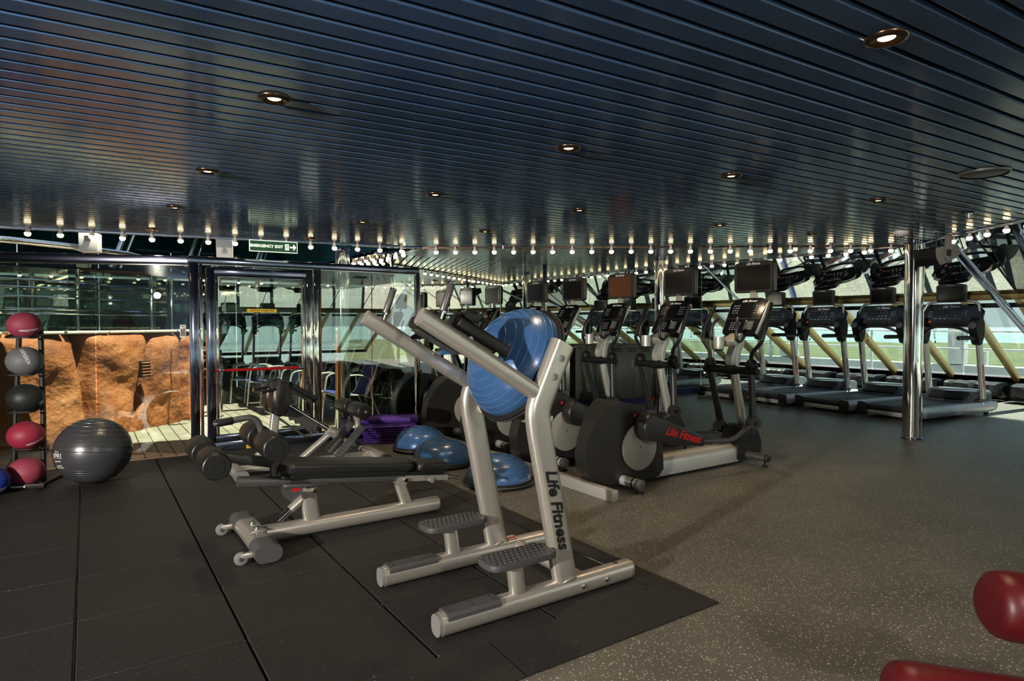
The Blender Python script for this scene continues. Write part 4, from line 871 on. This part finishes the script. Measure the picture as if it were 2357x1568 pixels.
# ---------------------------------------------------------------- purple mats
def sheet(P, w, th, jag=0.0):
    b = B(); tube(b, P, 0, fil=.02, sec=[(-w / 2, -th / 2), (w / 2, -th / 2), (w / 2, th / 2), (-w / 2, th / 2)], up=(0, 0, 1)); return b
PM = (2.86, 6.74)
for k in range(7):
    L = .30 + random.uniform(-.015, .015); w = .60 + random.uniform(-.01, .02); z = .014 + k * .028; P = []
    b = B(); dx = random.uniform(-.012, .012); dy = random.uniform(-.01, .01); rr = .011
    # a mat folded in a zigzag: the folds show on the short side
    for s in range(2):
        zz = z + s * .012
        P += [(-w / 2, 0, zz)] 
    pr = [(-L / 2 + .01, z - .010), (L / 2 - .008, z - .010)] + [(L / 2 + .006 * math.cos(R(a)), z + .010 * math.sin(R(a))) for a in (-60, -20, 20, 60)] + [(L / 2 - .008, z + .010), (-L / 2, z + .009), (-L / 2 - .006, z + .004), (-L / 2 + .03, z + .001), (-L / 2 - .008, z - .003)]
    rows = []
    for i in range(9):
        x = -w / 2 + w * i / 8; wob = .006 * noise.noise((i * .8, k * 3.1, 0)); rows.append([b.verts.new((x + dx, p[0] + dy + wob, p[1] + .004 * noise.noise((i * .7, p[0] * 9, k)))) for p in pr])
    ring_bridge(b, rows)
    lab = ['purple exercise mat folded flat at the very bottom of the pile', 'folded purple exercise mat second from the bottom of the pile', 'folded purple exercise mat third from the bottom of the pile', 'folded purple exercise mat in the middle of the folded pile', 'folded purple exercise mat third from the top of the folded pile', 'folded purple exercise mat second from the top of the folded pile', 'folded purple exercise mat on top of the folded pile, under the rolled one'][k]
    t = thing('exercise_mat', lab, 'exercise mat', (*PM, 0.002), R(-22), 'purple exercise mats in the pile'); obj('folded_sheet', b, 'purple', t, sharp=50)
def roll(label, loc, r, L, rz):
    t = thing('rolled_mat', label, 'exercise mat', loc, rz); b = B(); a0 = []; turns = 4.2; n = 90
    for s, sg in ((1, 1),):
        pr = []
        for i in range(n + 1):
            a = 2 * PI * turns * i / n; rr = .012 + (r - .012) * i / n; pr.append((rr * math.cos(a), rr * math.sin(a)))
        inn = [(x * (1 - .006 / max(.012, math.hypot(x, z))), z * (1 - .006 / max(.012, math.hypot(x, z)))) for x, z in pr]
        lo = [[b.verts.new((xx, y, z)) for y, z in pr] for xx in (-L / 2, L / 2)]; li = [[b.verts.new((xx, y, z)) for y, z in inn] for xx in (-L / 2, L / 2)]
        for q in range(n):
            b.faces.new((lo[0][q], lo[0][q + 1], lo[1][q + 1], lo[1][q])); b.faces.new((li[0][q + 1], li[0][q], li[1][q], li[1][q + 1]))
            for e in (0, 1): b.faces.new((lo[e][q], li[e][q], li[e][q + 1], lo[e][q + 1]))
        b.faces.new((lo[0][-1], li[0][-1], li[1][-1], lo[1][-1])); b.faces.new((lo[0][0], lo[1][0], li[1][0], li[0][0]))
    obj('rolled_sheet', b, 'purple', t, sharp=60); return t
roll('tightly rolled purple exercise mat lying on top of the pile', (2.84, 6.73, .256), .052, .66, R(-20))
b = B(); rows = []
for i in range(10):
    rows.append([b.verts.new((-.13 + .026 * i, -.08 + .02 * j, .004 + .018 * abs(noise.noise((i * .5, j * .5, 5))) + .02 * (i / 9) ** 2)) for j in range(9)])
ring_bridge(b, rows, close=False, caps=False); r_ = bmesh.ops.solidify(b, geom=b.faces[:], thickness=.006)
t = thing('exercise_mat', 'crumpled purple mat end spilling out to the left of the pile', 'exercise mat', (2.46, 6.80, .028), R(-30)); obj('crumpled_sheet', b, 'purple', t, sharp=80)

# ---------------------------------------------------------------- aluminium cable trunking on the floor
t = thing('floor_cable_duct', 'square aluminium cable duct on the floor along the backs of the elliptical trainers', 'cable duct', (3.28, 3.48, 0))
y = 0.0
for L in (.72, 1.0, 1.0, 1.0, .8):
    b = B(); bx(b, (0, y + L / 2, .045), (.062, L - .004, .088), bev=.003); obj('duct_section', b, 'alu', t); y += L
b = B(); bx(b, (0, -.003, .045), (.064, .006, .09), bev=.002); obj('end_cap', b, 'alu', t)
# ---------------------------------------------------------------- elliptical trainers
def elliptical(label):
    t = thing('elliptical_trainer', label, 'elliptical trainer', (4.4, 3.85, 0), 0, 'elliptical trainers in the row')
    X = lambda x, y, z: (x - 4.4, y, z)
    # rear shell
    out = round_poly([(3.36, .05), (3.245, .17), (3.225, .32), (3.27, .47), (3.37, .62), (3.47, .695), (3.56, .72), (3.70, .695), (3.86, .62), (3.97, .52), (4.03, .38), (4.05, .06)], .05)
    b = B(); prism(b, [(x - 4.4, z) for x, z in out], -.155, .155, 'y', .035, 4)
    for v in b.verts:
        f = min(1, max(0, (v.co.x + 1.175) / .42)); f = f * f * (3 - 2 * f); v.co.y = -.045 + (v.co.y + .045) * (.42 + .58 * f)
    sh = obj('flywheel_shell', b, 'shroud', t, sharp=50)
    b = B()
    for k in range(3): bx(b, X(3.47 + k * .028, -.110 + .0, .655 - k * .022), (.05, .05, .007), rot=(0, R(38), 0), bev=.002)
    obj('vent_slots', b, 'black', sh)
    for s in (-1, 1):
        b = B(); cyl(b, X(3.755, s * .153, .335), X(3.755, s * .170, .335), .193, n=48, bev=.005); dc = obj('crank_disc', b, 'disc', t)
        b = B(); cyl(b, X(3.755, s * .169, .335), X(3.755, s * .1715, .335), .007, n=10); obj('disc_bolt', b, 'black', dc)
    b = B(); lathe(b, [(.016, 0), (.014, .004), (.0005, .005)], X(3.70, -.157, .60), (0, -1, 0), 16); obj('marker_cap', b, 'print_red', sh)
    # base
    b = B(); tube(b, [X(4.04, 0, .115), X(5.16, 0, .115)], 0, fil=0, sec=[(-.085, -.085), (.085, -.085), (.085, .02), (.07, .06), (.035, .082), (-.035, .082), (-.07, .06), (-.085, .02)], up=(0, 0, 1)); bb = obj('base_beam', b, 'alu', t, sharp=50)
    b = B(); bx(b, X(4.5, 0, .022), (1.45, .15, .02)); obj('under_tray', b, 'black', bb)
    b = B(); prism(b, [(x - 4.4, z) for x, z in round_poly([(5.12, .03), (5.12, .24), (5.20, .36), (5.32, .38), (5.44, .30), (5.50, .17), (5.49, .05)], .05)], -.10, .10, 'y', .03, 3); obj('front_boot', b, 'shroud', t)
    b = B(); cyl(b, X(3.60, -.30, .075), X(3.60, .30, .075), .040, n=22); st = obj('rear_stabiliser', b, 'tread_rail', t)
    for s in (-1, 1):
        b = B(); cyl(b, X(3.60, s * .29, .075), X(3.60, s * .345, .075), .043, n=22, bev=.008); obj('end_cap', b, 'dgrey', st)
        b = B(); lathe(b, [(.030, 0), (.030, .012), (.012, .02), (.012, .05)], X(3.60, s * .32, .0), n=16); obj('foot', b, 'black', st)
        b = B(); cyl(b, X(3.60, s * .255, .075), X(3.60, s * .268, .075), .044, n=22); obj('collar', b, 'bronze', st)
    b = B(); cyl(b, X(5.27, -.31, .085), X(5.27, .31, .085), .036, n=22); st = obj('front_stabiliser', b, 'dgrey', t)
    for s in (-1, 1):
        b = B(); cyl(b, X(5.27, s * .30, .085), X(5.27, s * .335, .085), .038, n=22, bev=.008); obj('end_cap', b, 'char', st)
        b = B(); lathe(b, [(.026, 0), (.026, .010), (.011, .016), (.011, .06)], X(5.27, s * .29, .0), n=16); obj('foot', b, 'black', st)
    # mast
    b = B(); tube(b, [X(5.37, 0, .25), X(5.215, 0, .78), X(5.175, 0, 1.0), X(5.25, 0, 1.20)], .043, n=18, fil=.14); ms = obj('mast', b, 'alu', t)
    b = B(); prism(b, [(x - 4.4, z) for x, z in round_poly([(5.10, .93), (5.10, 1.03), (5.17, 1.16), (5.27, 1.22), (5.32, 1.18), (5.24, 1.06), (5.23, .93)], .04)], -.036, .036, 'y', .016, 3); obj('mast_neck', b, 'alu', ms)
    b = B(); prism(b, [(x - 4.4, z) for x, z in round_poly([(5.12, 1.12), (5.26, 1.20), (5.24, 1.26), (5.08, 1.19)], .02)], -.065, .065, 'y', .008); obj('console_tray', b, 'alu', ms)
    b = B(); cyl(b, X(5.13, -.30, .905), X(5.13, .30, .905), .036, n=22, bev=.01); cyl(b, X(5.13, -.055, .905), X(5.13, .055, .905), .046, n=22, bev=.008); cb = obj('pivot_bar', b, 'black', t)
    # pedal links, one side forward and high, the other back and low
    for s, cx, cz, tipx, tipz, jx, jz, hx in ((-1, 3.775, .515, 4.37, .345, 5.13, .415, -.06), (1, 3.74, .20, 4.36, .235, 5.33, .30, .10)):
        y = s * .255
        n = 14; pl = [(cx + .118 * math.cos(R(100 + 170 * i / n)), cz + .118 * math.sin(R(100 + 170 * i / n))) for i in range(n + 1)] + [(tipx, tipz - .052), (tipx + .015, tipz - .03), (tipx + .012, tipz + .035)]
        b = B(); prism(b, [(x - 4.4, z) for x, z in pl], y - .062, y + .062, 'y', .022, 3); lk = obj('link_cover', b, 'shroud', t, sharp=50)
        b = B(); cyl(b, X(cx + .01, s * .17, cz), X(cx + .01, s * .2, cz), .085, n=24); obj('crank_joint', b, 'black', lk)
        a = math.atan2(tipz - cz, tipx - cx); d = Vector((math.cos(a), 0, math.sin(a)))
        if s < 0: text('lettering', 'Life Fitness', .098, 'print_red', lk, X((cx + tipx) / 2 + .035, y - .0635, (cz + tipz) / 2 - .012), d, Vector((-d.z, 0, d.x)), shear=.25, bold=.0022)
        b = B(); tube(b, [X(tipx - .05, y, tipz - .01), X(tipx + .30, y * 1.0, tipz - .045), X(tipx + .46, y * 1.02, tipz - .05), X(jx, y * 1.02, jz)], .022, n=12, fil=.06); obj('link_rod', b, 'dgrey', t)
        b = B(); tube(b, [X(tipx - .14, y - s * .085, tipz + .065), X(tipx + .02, y - s * .085, tipz + .015), X(tipx + .34, y - s * .085, tipz - .025)], 0, fil=.06, sec=rsec(.15, .03, .012), up=(0, 0, 1)); pd = obj('pedal', b, 'char', t)
        pp = [(-.10, -.08), (.22, -.08), (.30, -.04), (.30, .04), (.22, .08), (-.10, .08)]; q = round_poly(pp, .05); b = B()
        lo = [b.verts.new(X(tipx + .08 + px, y - s * .085 + py, tipz + .005 - (px + .1) * .10)) for px, py in q]; hi = [b.verts.new(v.co + Vector((0, 0, .05))) for v in lo]; li = [b.verts.new(X(tipx + .08 + px * .93, y - s * .085 + py * .86, tipz + .055 - (px + .1) * .10)) for px, py in q]; lj = [b.verts.new(v.co - Vector((0, 0, .03))) for v in li]
        ring_bridge(b, [lo, hi, li, lj]); obj('pedal_rim', b, 'rubbergrey', pd)
        # swing arm
        py = s * .235
        b = B(); lathe(b, [(.058, -.045), (.066, -.03), (.066, .03), (.058, .045)], X(jx, y * 1.02, jz + .01), (.5, 1, .0), 24); jt = obj('ball_joint', b, 'dgrey', t)
        b = B(); sphere(b, X(jx, y * 1.02, jz + .01), .05, u=16, v=10); obj('joint_ball', b, 'black', jt)
        b = B(); tube(b, [X(jx - .005, y * 1.01, jz + .07), X(5.13, py, .88)], .036, n=14, fil=0, r_end=.030); ar = obj('swing_arm', b, 'char', t)
        b = B(); sphere(b, X(5.13, py, .955), .058, 1, 1, 1.1, 20, 14); obj('pivot_cover', b, 'black', ar)
        gx = 5.13 + hx; b = B(); tube(b, [X(5.13, py, .98), X(5.12 + hx * .3, py + s * .015, 1.07), X(gx - .02, s * .395, 1.18), X(gx, s * .405, 1.26), X(gx + .14, s * .375, 1.53)], .0185, n=12, fil=.07, k=7); hb = obj('moving_handle', b, 'char', t)
        b = B(); cyl(b, X(gx + .015, s * .402, 1.29), X(gx + .142, s * .3745, 1.535), .0225, n=14, bev=.005); obj('grip', b, 'black', hb)
        b = B(); tube(b, [X(5.20, s * .10, 1.22), X(5.10, s * .13, 1.17), X(5.02, s * .145, 1.20), X(5.04, s * .14, 1.34), X(5.09, s * .11, 1.40)], .016, n=12, fil=.05); obj('fixed_handle', b, 'char', t)
    b = B(); lathe(b, [(.040, 0), (.048, .004), (.053, .12), (.049, .12), (.045, .02), (.0005, .02)], X(5.03, .055, 1.10), n=24); cu = obj('cup_holder', b, 'alu', t); b = B(); lathe(b, [(.038, -.012), (.041, 0)], X(5.03, .055, 1.10), n=24); obj('cup_base', b, 'black', cu)
    # console, leaning away from the user
    q = Matrix.Translation(X(5.345, 0, 1.425)) @ Matrix.Rotation(R(31), 4, 'Y') @ Matrix(((0, 0, -1, 0), (-1, 0, 0, 0), (0, 1, 0, 0), (0, 0, 0, 1)))
    def T(b): bmesh.ops.transform(b, matrix=q, verts=b.verts[:]); return b
    b = B(); prism(b, round_poly([(-.185, -.21), (.185, -.21), (.205, .17), (.12, .205), (-.12, .205), (-.205, .17)], .03), -.045, .0, 'z', .012, 2); cs = obj('console', T(b), 'panel', t)
    b = B()
    for s in (-1, 1): bx(b, (s * .197, -.015, -.02), (.012, .36, .035), rot=(0, 0, -s * .05), bev=.004)
    obj('side_trim', T(b), 'alu', cs)
    b = B(); bx(b, (0, .055, .001), (.13, .075, .004)); obj('display', T(b), 'screen', cs, smooth=False)
    b = B(); bx(b, (0, -.035, .001), (.37, .004, .003)); bx(b, (.085, -.11, .001), (.10, .10, .003)); obj('key_panel', T(b), 'dgrey', cs, smooth=False)
    b = B()
    for s in (-1, 1):
        for i in range(4):
            for j in range(3): bx(b, (s * .125 + (j - 1) * .026, .115 - i * .028, .001), (.011, .009, .003))
    for i in range(4):
        for j in range(4): bx(b, (-.11 + j * .03, -.085 - i * .024, .001), (.014, .007, .003))
    for i in range(5): bx(b, (.085, -.075 - i * .017, .003), (.07, .004, .002))
    kp = obj('keys', T(b), 'btn', cs, smooth=False); kp['kind'] = 'stuff'
    b = B(); cyl(b, (.045, -.06, 0), (.045, -.06, .004), .010, n=12); obj('quick_key', T(b), 'btn_green', cs)
    def TX(nm, body, sz, m, par, loc):
        o = text(nm, body, sz, m, par, (0, 0, 0), (1, 0, 0), (0, 1, 0), shear=.25, bold=.0006); o.matrix_local = q @ Matrix.Translation(loc)
    TX('lettering', 'Life Fitness', .036, 'white', cs, (0, .168, .0022))
    # screen above
    b = B(); bx(b, X(5.49, 0, 1.625), (.03, .07, .10)); obj('screen_post', b, 'silver_light', t)
    b = B(); prism(b, round_poly([(-.215, 1.655), (.215, 1.655), (.22, 1.95), (.13, 1.968), (-.13, 1.968), (-.22, 1.95)], .02), 5.475 - 4.4, 5.545 - 4.4, 'x', .014, 2); sc = obj('screen_housing', b, 'char', t)
    b = B(); bx(b, X(5.475, 0, 1.80), (.004, .375, .235), bev=.001); obj('screen', b, 'screen_warm', sc, smooth=False)
    b = B(); bx(b, X(5.51, -.222, 1.80), (.045, .008, .26), bev=.002); obj('side_trim', b, 'dgrey', sc)
    text('lettering', 'Life Fitness', .034, 'white', sc, X(5.4735, 0, 1.94), (0, -1, 0), (0, 0, 1), shear=.25, bold=.0006)
    return t
EL = ['elliptical trainer nearest the camera, large screen raised above its console', 'elliptical trainer second in the row, in front of the slim far column', 'elliptical trainer third in the row, brown picture on its screen', 'elliptical trainer fourth in the row, partly behind the upright blue dome', 'elliptical trainer fifth and farthest in the row, next to the mirrored wall']
e0 = elliptical(EL[0])
for k, y in enumerate((4.80, 5.73, 6.65, 7.50)): dup(e0, (4.4, y, 0), None, EL[k + 1])
for o in list(COL.objects):                         # the idle screens are dark, only the third shows a picture
    if o.name.startswith('screen') and o.parent and o.parent.parent and o.parent.parent.name.startswith('elliptical') and o.parent.parent['label'] != EL[2] and o.name.split('.')[0] == 'screen':
        o.data = o.data.copy() if o.data.users > 1 and o.data.name != 'screen_dark' else o.data; o.data.materials[0] = M['screen']
# ---------------------------------------------------------------- treadmills
def treadmill(label):
    t = thing('treadmill', label, 'treadmill', (0, 0, 0), 0, 'treadmills facing the windows')
    for s in (-1, 1):
        y = s * .385
        b = B(); tube(b, [(.03, y, .125), (1.86, y, .125)], 0, fil=0, sec=[(-.055, -.03), (-.04, -.075), (.02, -.08), (.045, -.05), (.055, -.0), (.045, .045), (.02, .072), (-.055, .072)] if s < 0 else [(.055, .072), (-.02, .072), (-.045, .045), (-.055, 0), (-.045, -.05), (-.02, -.08), (.04, -.075), (.055, -.03)], up=(0, 0, 1)); rl_ = obj('side_rail', b, 'tread_rail', t, sharp=50)
        b = B(); prism(b, round_poly([(-.065, .02), (.06, .02), (.06, .215), (-.065, .205)], .02), .0, .05, 'x', .008); bmesh.ops.transform(b, matrix=Matrix.Translation((-.015, y, 0)), verts=b.verts[:]); obj('rear_cap', b, 'char', rl_)
        b = B(); prism(b, round_poly([(1.86, .055), (1.93, .085), (1.945, .14), (1.92, .195), (1.86, .195)], .03), y - .05, y + .05, 'y', .008); obj('front_cap', b, 'tread_rail', rl_)
        b = B()
        for k in range(38): bx(b, (.12 + k * .036, y - s * .012, .1985), (.022, .045, .004))
        obj('grip_ribs', b, 'dgrey', rl_, smooth=False)['kind'] = 'stuff'
        b = B(); bx(b, (1.60, y - s * .02, .215), (.20, .10, .05), bev=.015); obj('upright_boot', b, 'char', t)
        b = B(); tube(b, [(1.66, y - s * .01, .20), (1.50, y - s * .01, 1.20)], 0, fil=0, sec=rsec(.055, .12, .025, 3), up=(1, 0, 0)); up = obj('upright', b, 'silver', t)
        text('lettering', 'Life Fitness', .075, 'print_red', up, (1.60, y - s * .01 + s * .0285, .58), (-.158, 0, .987) if s < 0 else (-.158, 0, .987), (-.987, 0, -.158) if s < 0 else (.987, 0, .158), shear=.2, bold=.001)
        b = B(); prism(b, round_poly([(1.37, 1.19), (1.33, 1.30), (1.37, 1.42), (1.50, 1.45), (1.56, 1.36), (1.55, 1.16), (1.48, 1.02), (1.43, 1.06)], .05), y - .055 - s * .01, y + .055 - s * .01, 'y', .02, 3); pod = obj('console_pod', b, 'black', t)
        b = B(); cyl(b, (1.355, y - s * .01, 1.315), (1.325, y - s * .01, 1.325), .052, n=24, bev=.006); obj('speaker_cover', b, 'dgrey', pod)
        b = B(); tube(b, [(1.45, y - s * .01, 1.14), (1.00, y - s * .012, 1.14)], 0, fil=0, sec=rsec(.05, .062, .022, 3), up=(0, 0, 1)); hr = obj('hand_rail', b, 'black', t); b = B(); cyl(b, (1.012, y - s * .012, 1.14), (.99, y - s * .012, 1.14), .029, n=16, bev=.006); obj('rail_cap', b, 'char', hr)
        b = B(); lathe(b, [(.045, 0), (.045, .008), (.014, .014), (.014, .06)], (.30, y - s * .05, 0), n=18); obj('levelling_foot', b, 'black', t)
        b = B(); cyl(b, (1.72, y - .02, .042), (1.72, y + .02, .042), .042, n=20, bev=.006); obj('transport_wheel', b, 'black', t)
    b = B(); bx(b, (.76, 0, .172), (1.46, .60, .02), bev=.006); cyl(b, (.055, -.31, .14), (.055, .31, .14), .043, n=20); obj('running_belt', b, 'belt', t)
    b = B(); bx(b, (.03, 0, .075), (.012, .66, .06), bev=.003); obj('rear_plate', b, 'alu', t)
    b = B(); bx(b, (.9, 0, .10), (1.6, .62, .07)); obj('deck_frame', b, 'black', t)
    b = B(); prism(b, [(1.36, .15), (1.40, .20), (1.56, .335), (1.66, .365), (1.90, .35), (1.96, .32), (1.97, .12), (1.40, .12)], -.345, .345, 'y', .02, 3); hd = obj('motor_hood', b, 'hood', t, sharp=40)
    b = B(); prism(b, [(1.415, .205), (1.545, .322), (1.50, .335), (1.40, .24)], -.26, .26, 'y', .01); obj('hood_recess', b, 'char', hd)
    # console
    q = Matrix.Translation((1.46, 0, 1.455)) @ Matrix.Rotation(R(17), 4, 'Y') @ Matrix(((0, 0, -1, 0), (-1, 0, 0, 0), (0, 1, 0, 0), (0, 0, 0, 1)))
    def T(b): bmesh.ops.transform(b, matrix=q, verts=b.verts[:]); return b
    arch = [(-.40 + .8 * i / 12, .135 + .055 * math.sin(PI * i / 12)) for i in range(13)][::-1]
    b = B(); prism(b, [(-.385, -.155), (.385, -.155), (.435, -.02), (.44, .09)] + arch + [(-.44, .09), (-.435, -.02)], -.07, .0, 'z', .012, 2); cs = obj('console', T(b), 'panel', t, sharp=50)
    b = B(); bx(b, (-.15, .055, .001), (.17, .06, .004)); bx(b, (0, -.095, .001), (.22, .045, .004)); obj('display', T(b), 'screen', cs, smooth=False)
    b = B()
    for i in range(4):
        for j in range(3): bx(b, (-.30 + j * .022, .075 - i * .026, .001), (.011, .008, .003)); bx(b, (.165 + j * .026, .085 - i * .024, .001), (.011, .009, .003))
    for i in range(2):
        for j in range(3): bx(b, (-.02 + j * .055, .09 - i * .02, .001), (.012, .007, .003))
    for j in range(6): bx(b, (-.20 + j * .07, -.035, .001), (.045, .010, .003))
    for j in range(6): bx(b, (-.22 + j * .055, .118, .001), (.03, .004, .003))
    obj('keys', T(b), 'btn', cs, smooth=False)['kind'] = 'stuff'
    for x, y, r, m in ((-.04, .012, .012, 'btn_green'), (.02, .012, .012, 'btn_orange'), (.08, .012, .012, 'btn'), (-.27, -.085, .022, 'btn_orange'), (.16, -.085, .010, 'print_red')):
        b = B(); lathe(b, [(r, 0), (r, .004), (r * .75, .006), (r * .6, .003), (.0005, .003)], (x, y, 0), n=18); obj('round_key', T(b), m, cs)
    o = text('lettering', 'Life Fitness', .052, 'white', cs, (0, 0, 0), (1, 0, 0), (0, 1, 0), shear=.25, bold=.001); o.matrix_local = q @ Matrix.Translation((0, .152, .002))
    b = B(); tube(b, [(1.42, -.33, 1.20), (1.33, -.17, 1.30), (1.33, .17, 1.30), (1.42, .33, 1.20)], .022, n=12, fil=.12); obj('front_grip', b, 'char', t)
    b = B(); tube(b, [(1.30, .10, 1.28), (1.28, .11, 1.16), (1.29, .10, 1.10), (1.28, .12, 1.15), (1.31, .14, 1.28)], .003, n=6, fil=.03); cyl(b, (1.29, .105, 1.09), (1.29, .105, 1.05), .008, n=8); obj('safety_cord', b, 'black', t)
    b = B(); tube(b, [(1.50, -.395, 1.52), (1.53, -.36, 1.66), (1.54, -.20, 1.685), (1.54, .20, 1.685), (1.53, .36, 1.66), (1.50, .395, 1.52)], .021, n=12, fil=.10, k=7); obj('screen_hoop', b, 'silver', t)
    b = B(); prism(b, round_poly([(-.20, 1.675), (.20, 1.675), (.205, 1.925), (.12, 1.942), (-.12, 1.942), (-.205, 1.925)], .018), 1.47, 1.53, 'x', .012, 2); sc = obj('screen_housing', b, 'char', t)
    b = B(); bx(b, (1.4695, 0, 1.80), (.004, .35, .20), bev=.001); obj('screen', b, 'screen', sc, smooth=False)
    text('lettering', 'Life Fitness', .026, 'white', sc, (1.468, 0, 1.92), (0, -1, 0), (0, 0, 1), shear=.25, bold=.0005)
    return t
TL = ['treadmill nearest the camera, to the right of the chrome column', 'treadmill second from the right, its screen just left of the chrome column', 'treadmill third from the right in the row facing the windows', 'treadmill at the far left of the row, mostly hidden behind the nearest elliptical']
t0 = treadmill(TL[0]); t0.location = (9.33, 4.37, 0); t0.rotation_euler = (0, 0, R(-7))
for k, y in enumerate((5.36, 6.36, 7.30)): dup(t0, (9.33, y, 0), R(-7), TL[k + 1])
TR = ['treadmill out of frame at the right, seen only in the mirrors', 'second treadmill out of frame at the right, seen only in the mirrors']
for k, y in enumerate((1.9, .9)): dup(t0, (8.9, y, 0), R(-7), TR[k])
for k in range(6): dup(t0, (.2 + 1.05 * k, -3.7, 0), R(-90), ['first', 'second', 'third', 'fourth', 'fifth', 'sixth'][k] + ' treadmill of the row behind the camera, seen only in reflections')
# ---------------------------------------------------------------- far corner: drinks cabinet, extinguisher, hung monitor
t = thing('steel_counter_cabinet', 'dull steel counter cabinet against the mirrored wall behind the elliptical trainers', 'cabinet', (7.35, 7.80, 0))
b = B(); bx(b, (0, 0, .52), (1.35, .46, .84), bev=.008); obj('body', b, 'steelbox', t); b = B(); bx(b, (0, 0, .965), (1.40, .50, .05), bev=.008); obj('top', b, 'steelbox', t)
b = B(); bx(b, (0, .02, .05), (1.3, .40, .10)); obj('plinth', b, 'bluebase', t)
for k in range(3):
    b = B(); bx(b, (-.44 + k * .44, -.236, .50), (.40, .016, .70), bev=.004); d_ = obj('door', b, 'steelbox', t); b = B(); cyl(b, (-.30 + k * .44, -.256, .62), (-.30 + k * .44, -.256, .74), .007, n=8); obj('handle', b, 'chrome', d_)
for k in range(4):
    b = B(); bx(b, (-.48 + k * .32, -.235, .90), (.20, .012, .05), bev=.003); obj('slot_panel', b, 'brownpanel', t)
t = thing('fire_extinguisher', 'red fire extinguisher standing beside the steel cabinet', 'fire extinguisher', (8.22, 7.70, 0))
b = B(); lathe(b, [(.0005, 0), (.07, .005), (.075, .03), (.075, .42), (.06, .48), (.025, .52), (.022, .55)], n=24); obj('cylinder', b, 'red', t); b = B(); bx(b, (.02, 0, .575), (.10, .025, .03), bev=.006); cyl(b, (0, 0, .54), (0, 0, .58), .016, n=12); obj('valve', b, 'black', t); b = B(); tube(b, [(.03, 0, .57), (.10, .0, .52), (.085, 0, .25), (.08, 0, .12)], .010, n=8, fil=.06); obj('hose', b, 'black', t)
# ---------------------------------------------------------------- dark red padded rollers at the right edge (machine mostly out of frame)
def ray(u, v, d):
    q = (u - 1178.5) / 1451; X = q * d; th = R(1.56); tv = (784 - v) / 1451
    z = 1.35 + d * math.tan(math.atan(tv) - th); return Vector((.829 * X + .559 * d, -.559 * X + .829 * d, z))
RD = Vector((.829 * .97 + .559 * -.12, -.559 * .97 + .829 * -.12, -.09)).normalized()
pa = ray(2288, 1388, 1.62); pb = ray(2062, 1592, 1.50)
t = thing('leg_curl_machine', 'machine at the right edge with two dark red padded rollers', 'gym machine', (pa.x + .55 * RD.x, pa.y + .55 * RD.y, 0))
off = Vector(t.location); 
for p, r in ((pa, .088), (pb, .076)):
    p = p - off; e = p + RD * .42
    b = B(); lathe(b, [(r * .35, -.004), (r * .72, 0), (r * .93, .016), (r, .045), (r, .40), (r * .9, .42)], p, RD, 40); ro = obj('padded_roller', b, 'redvinyl', t, sharp=60)
    b = B(); cyl(b, p + RD * .40, p + RD * .62, .02, n=14); obj('roller_axle', b, 'chrome', ro)
c = (pa + pb) / 2 - off + RD * .56
b = B(); tube(b, [pa - off + RD * .60, pb - off + RD * .62, (c.x + .1, c.y - .1, .06)], .03, n=14, fil=.08); obj('roller_arm', b, 'silver', t)
b = B(); bx(b, (c.x + .1, c.y - .1, .04), (.5, .5, .08), bev=.01); obj('base', b, 'silver', t)
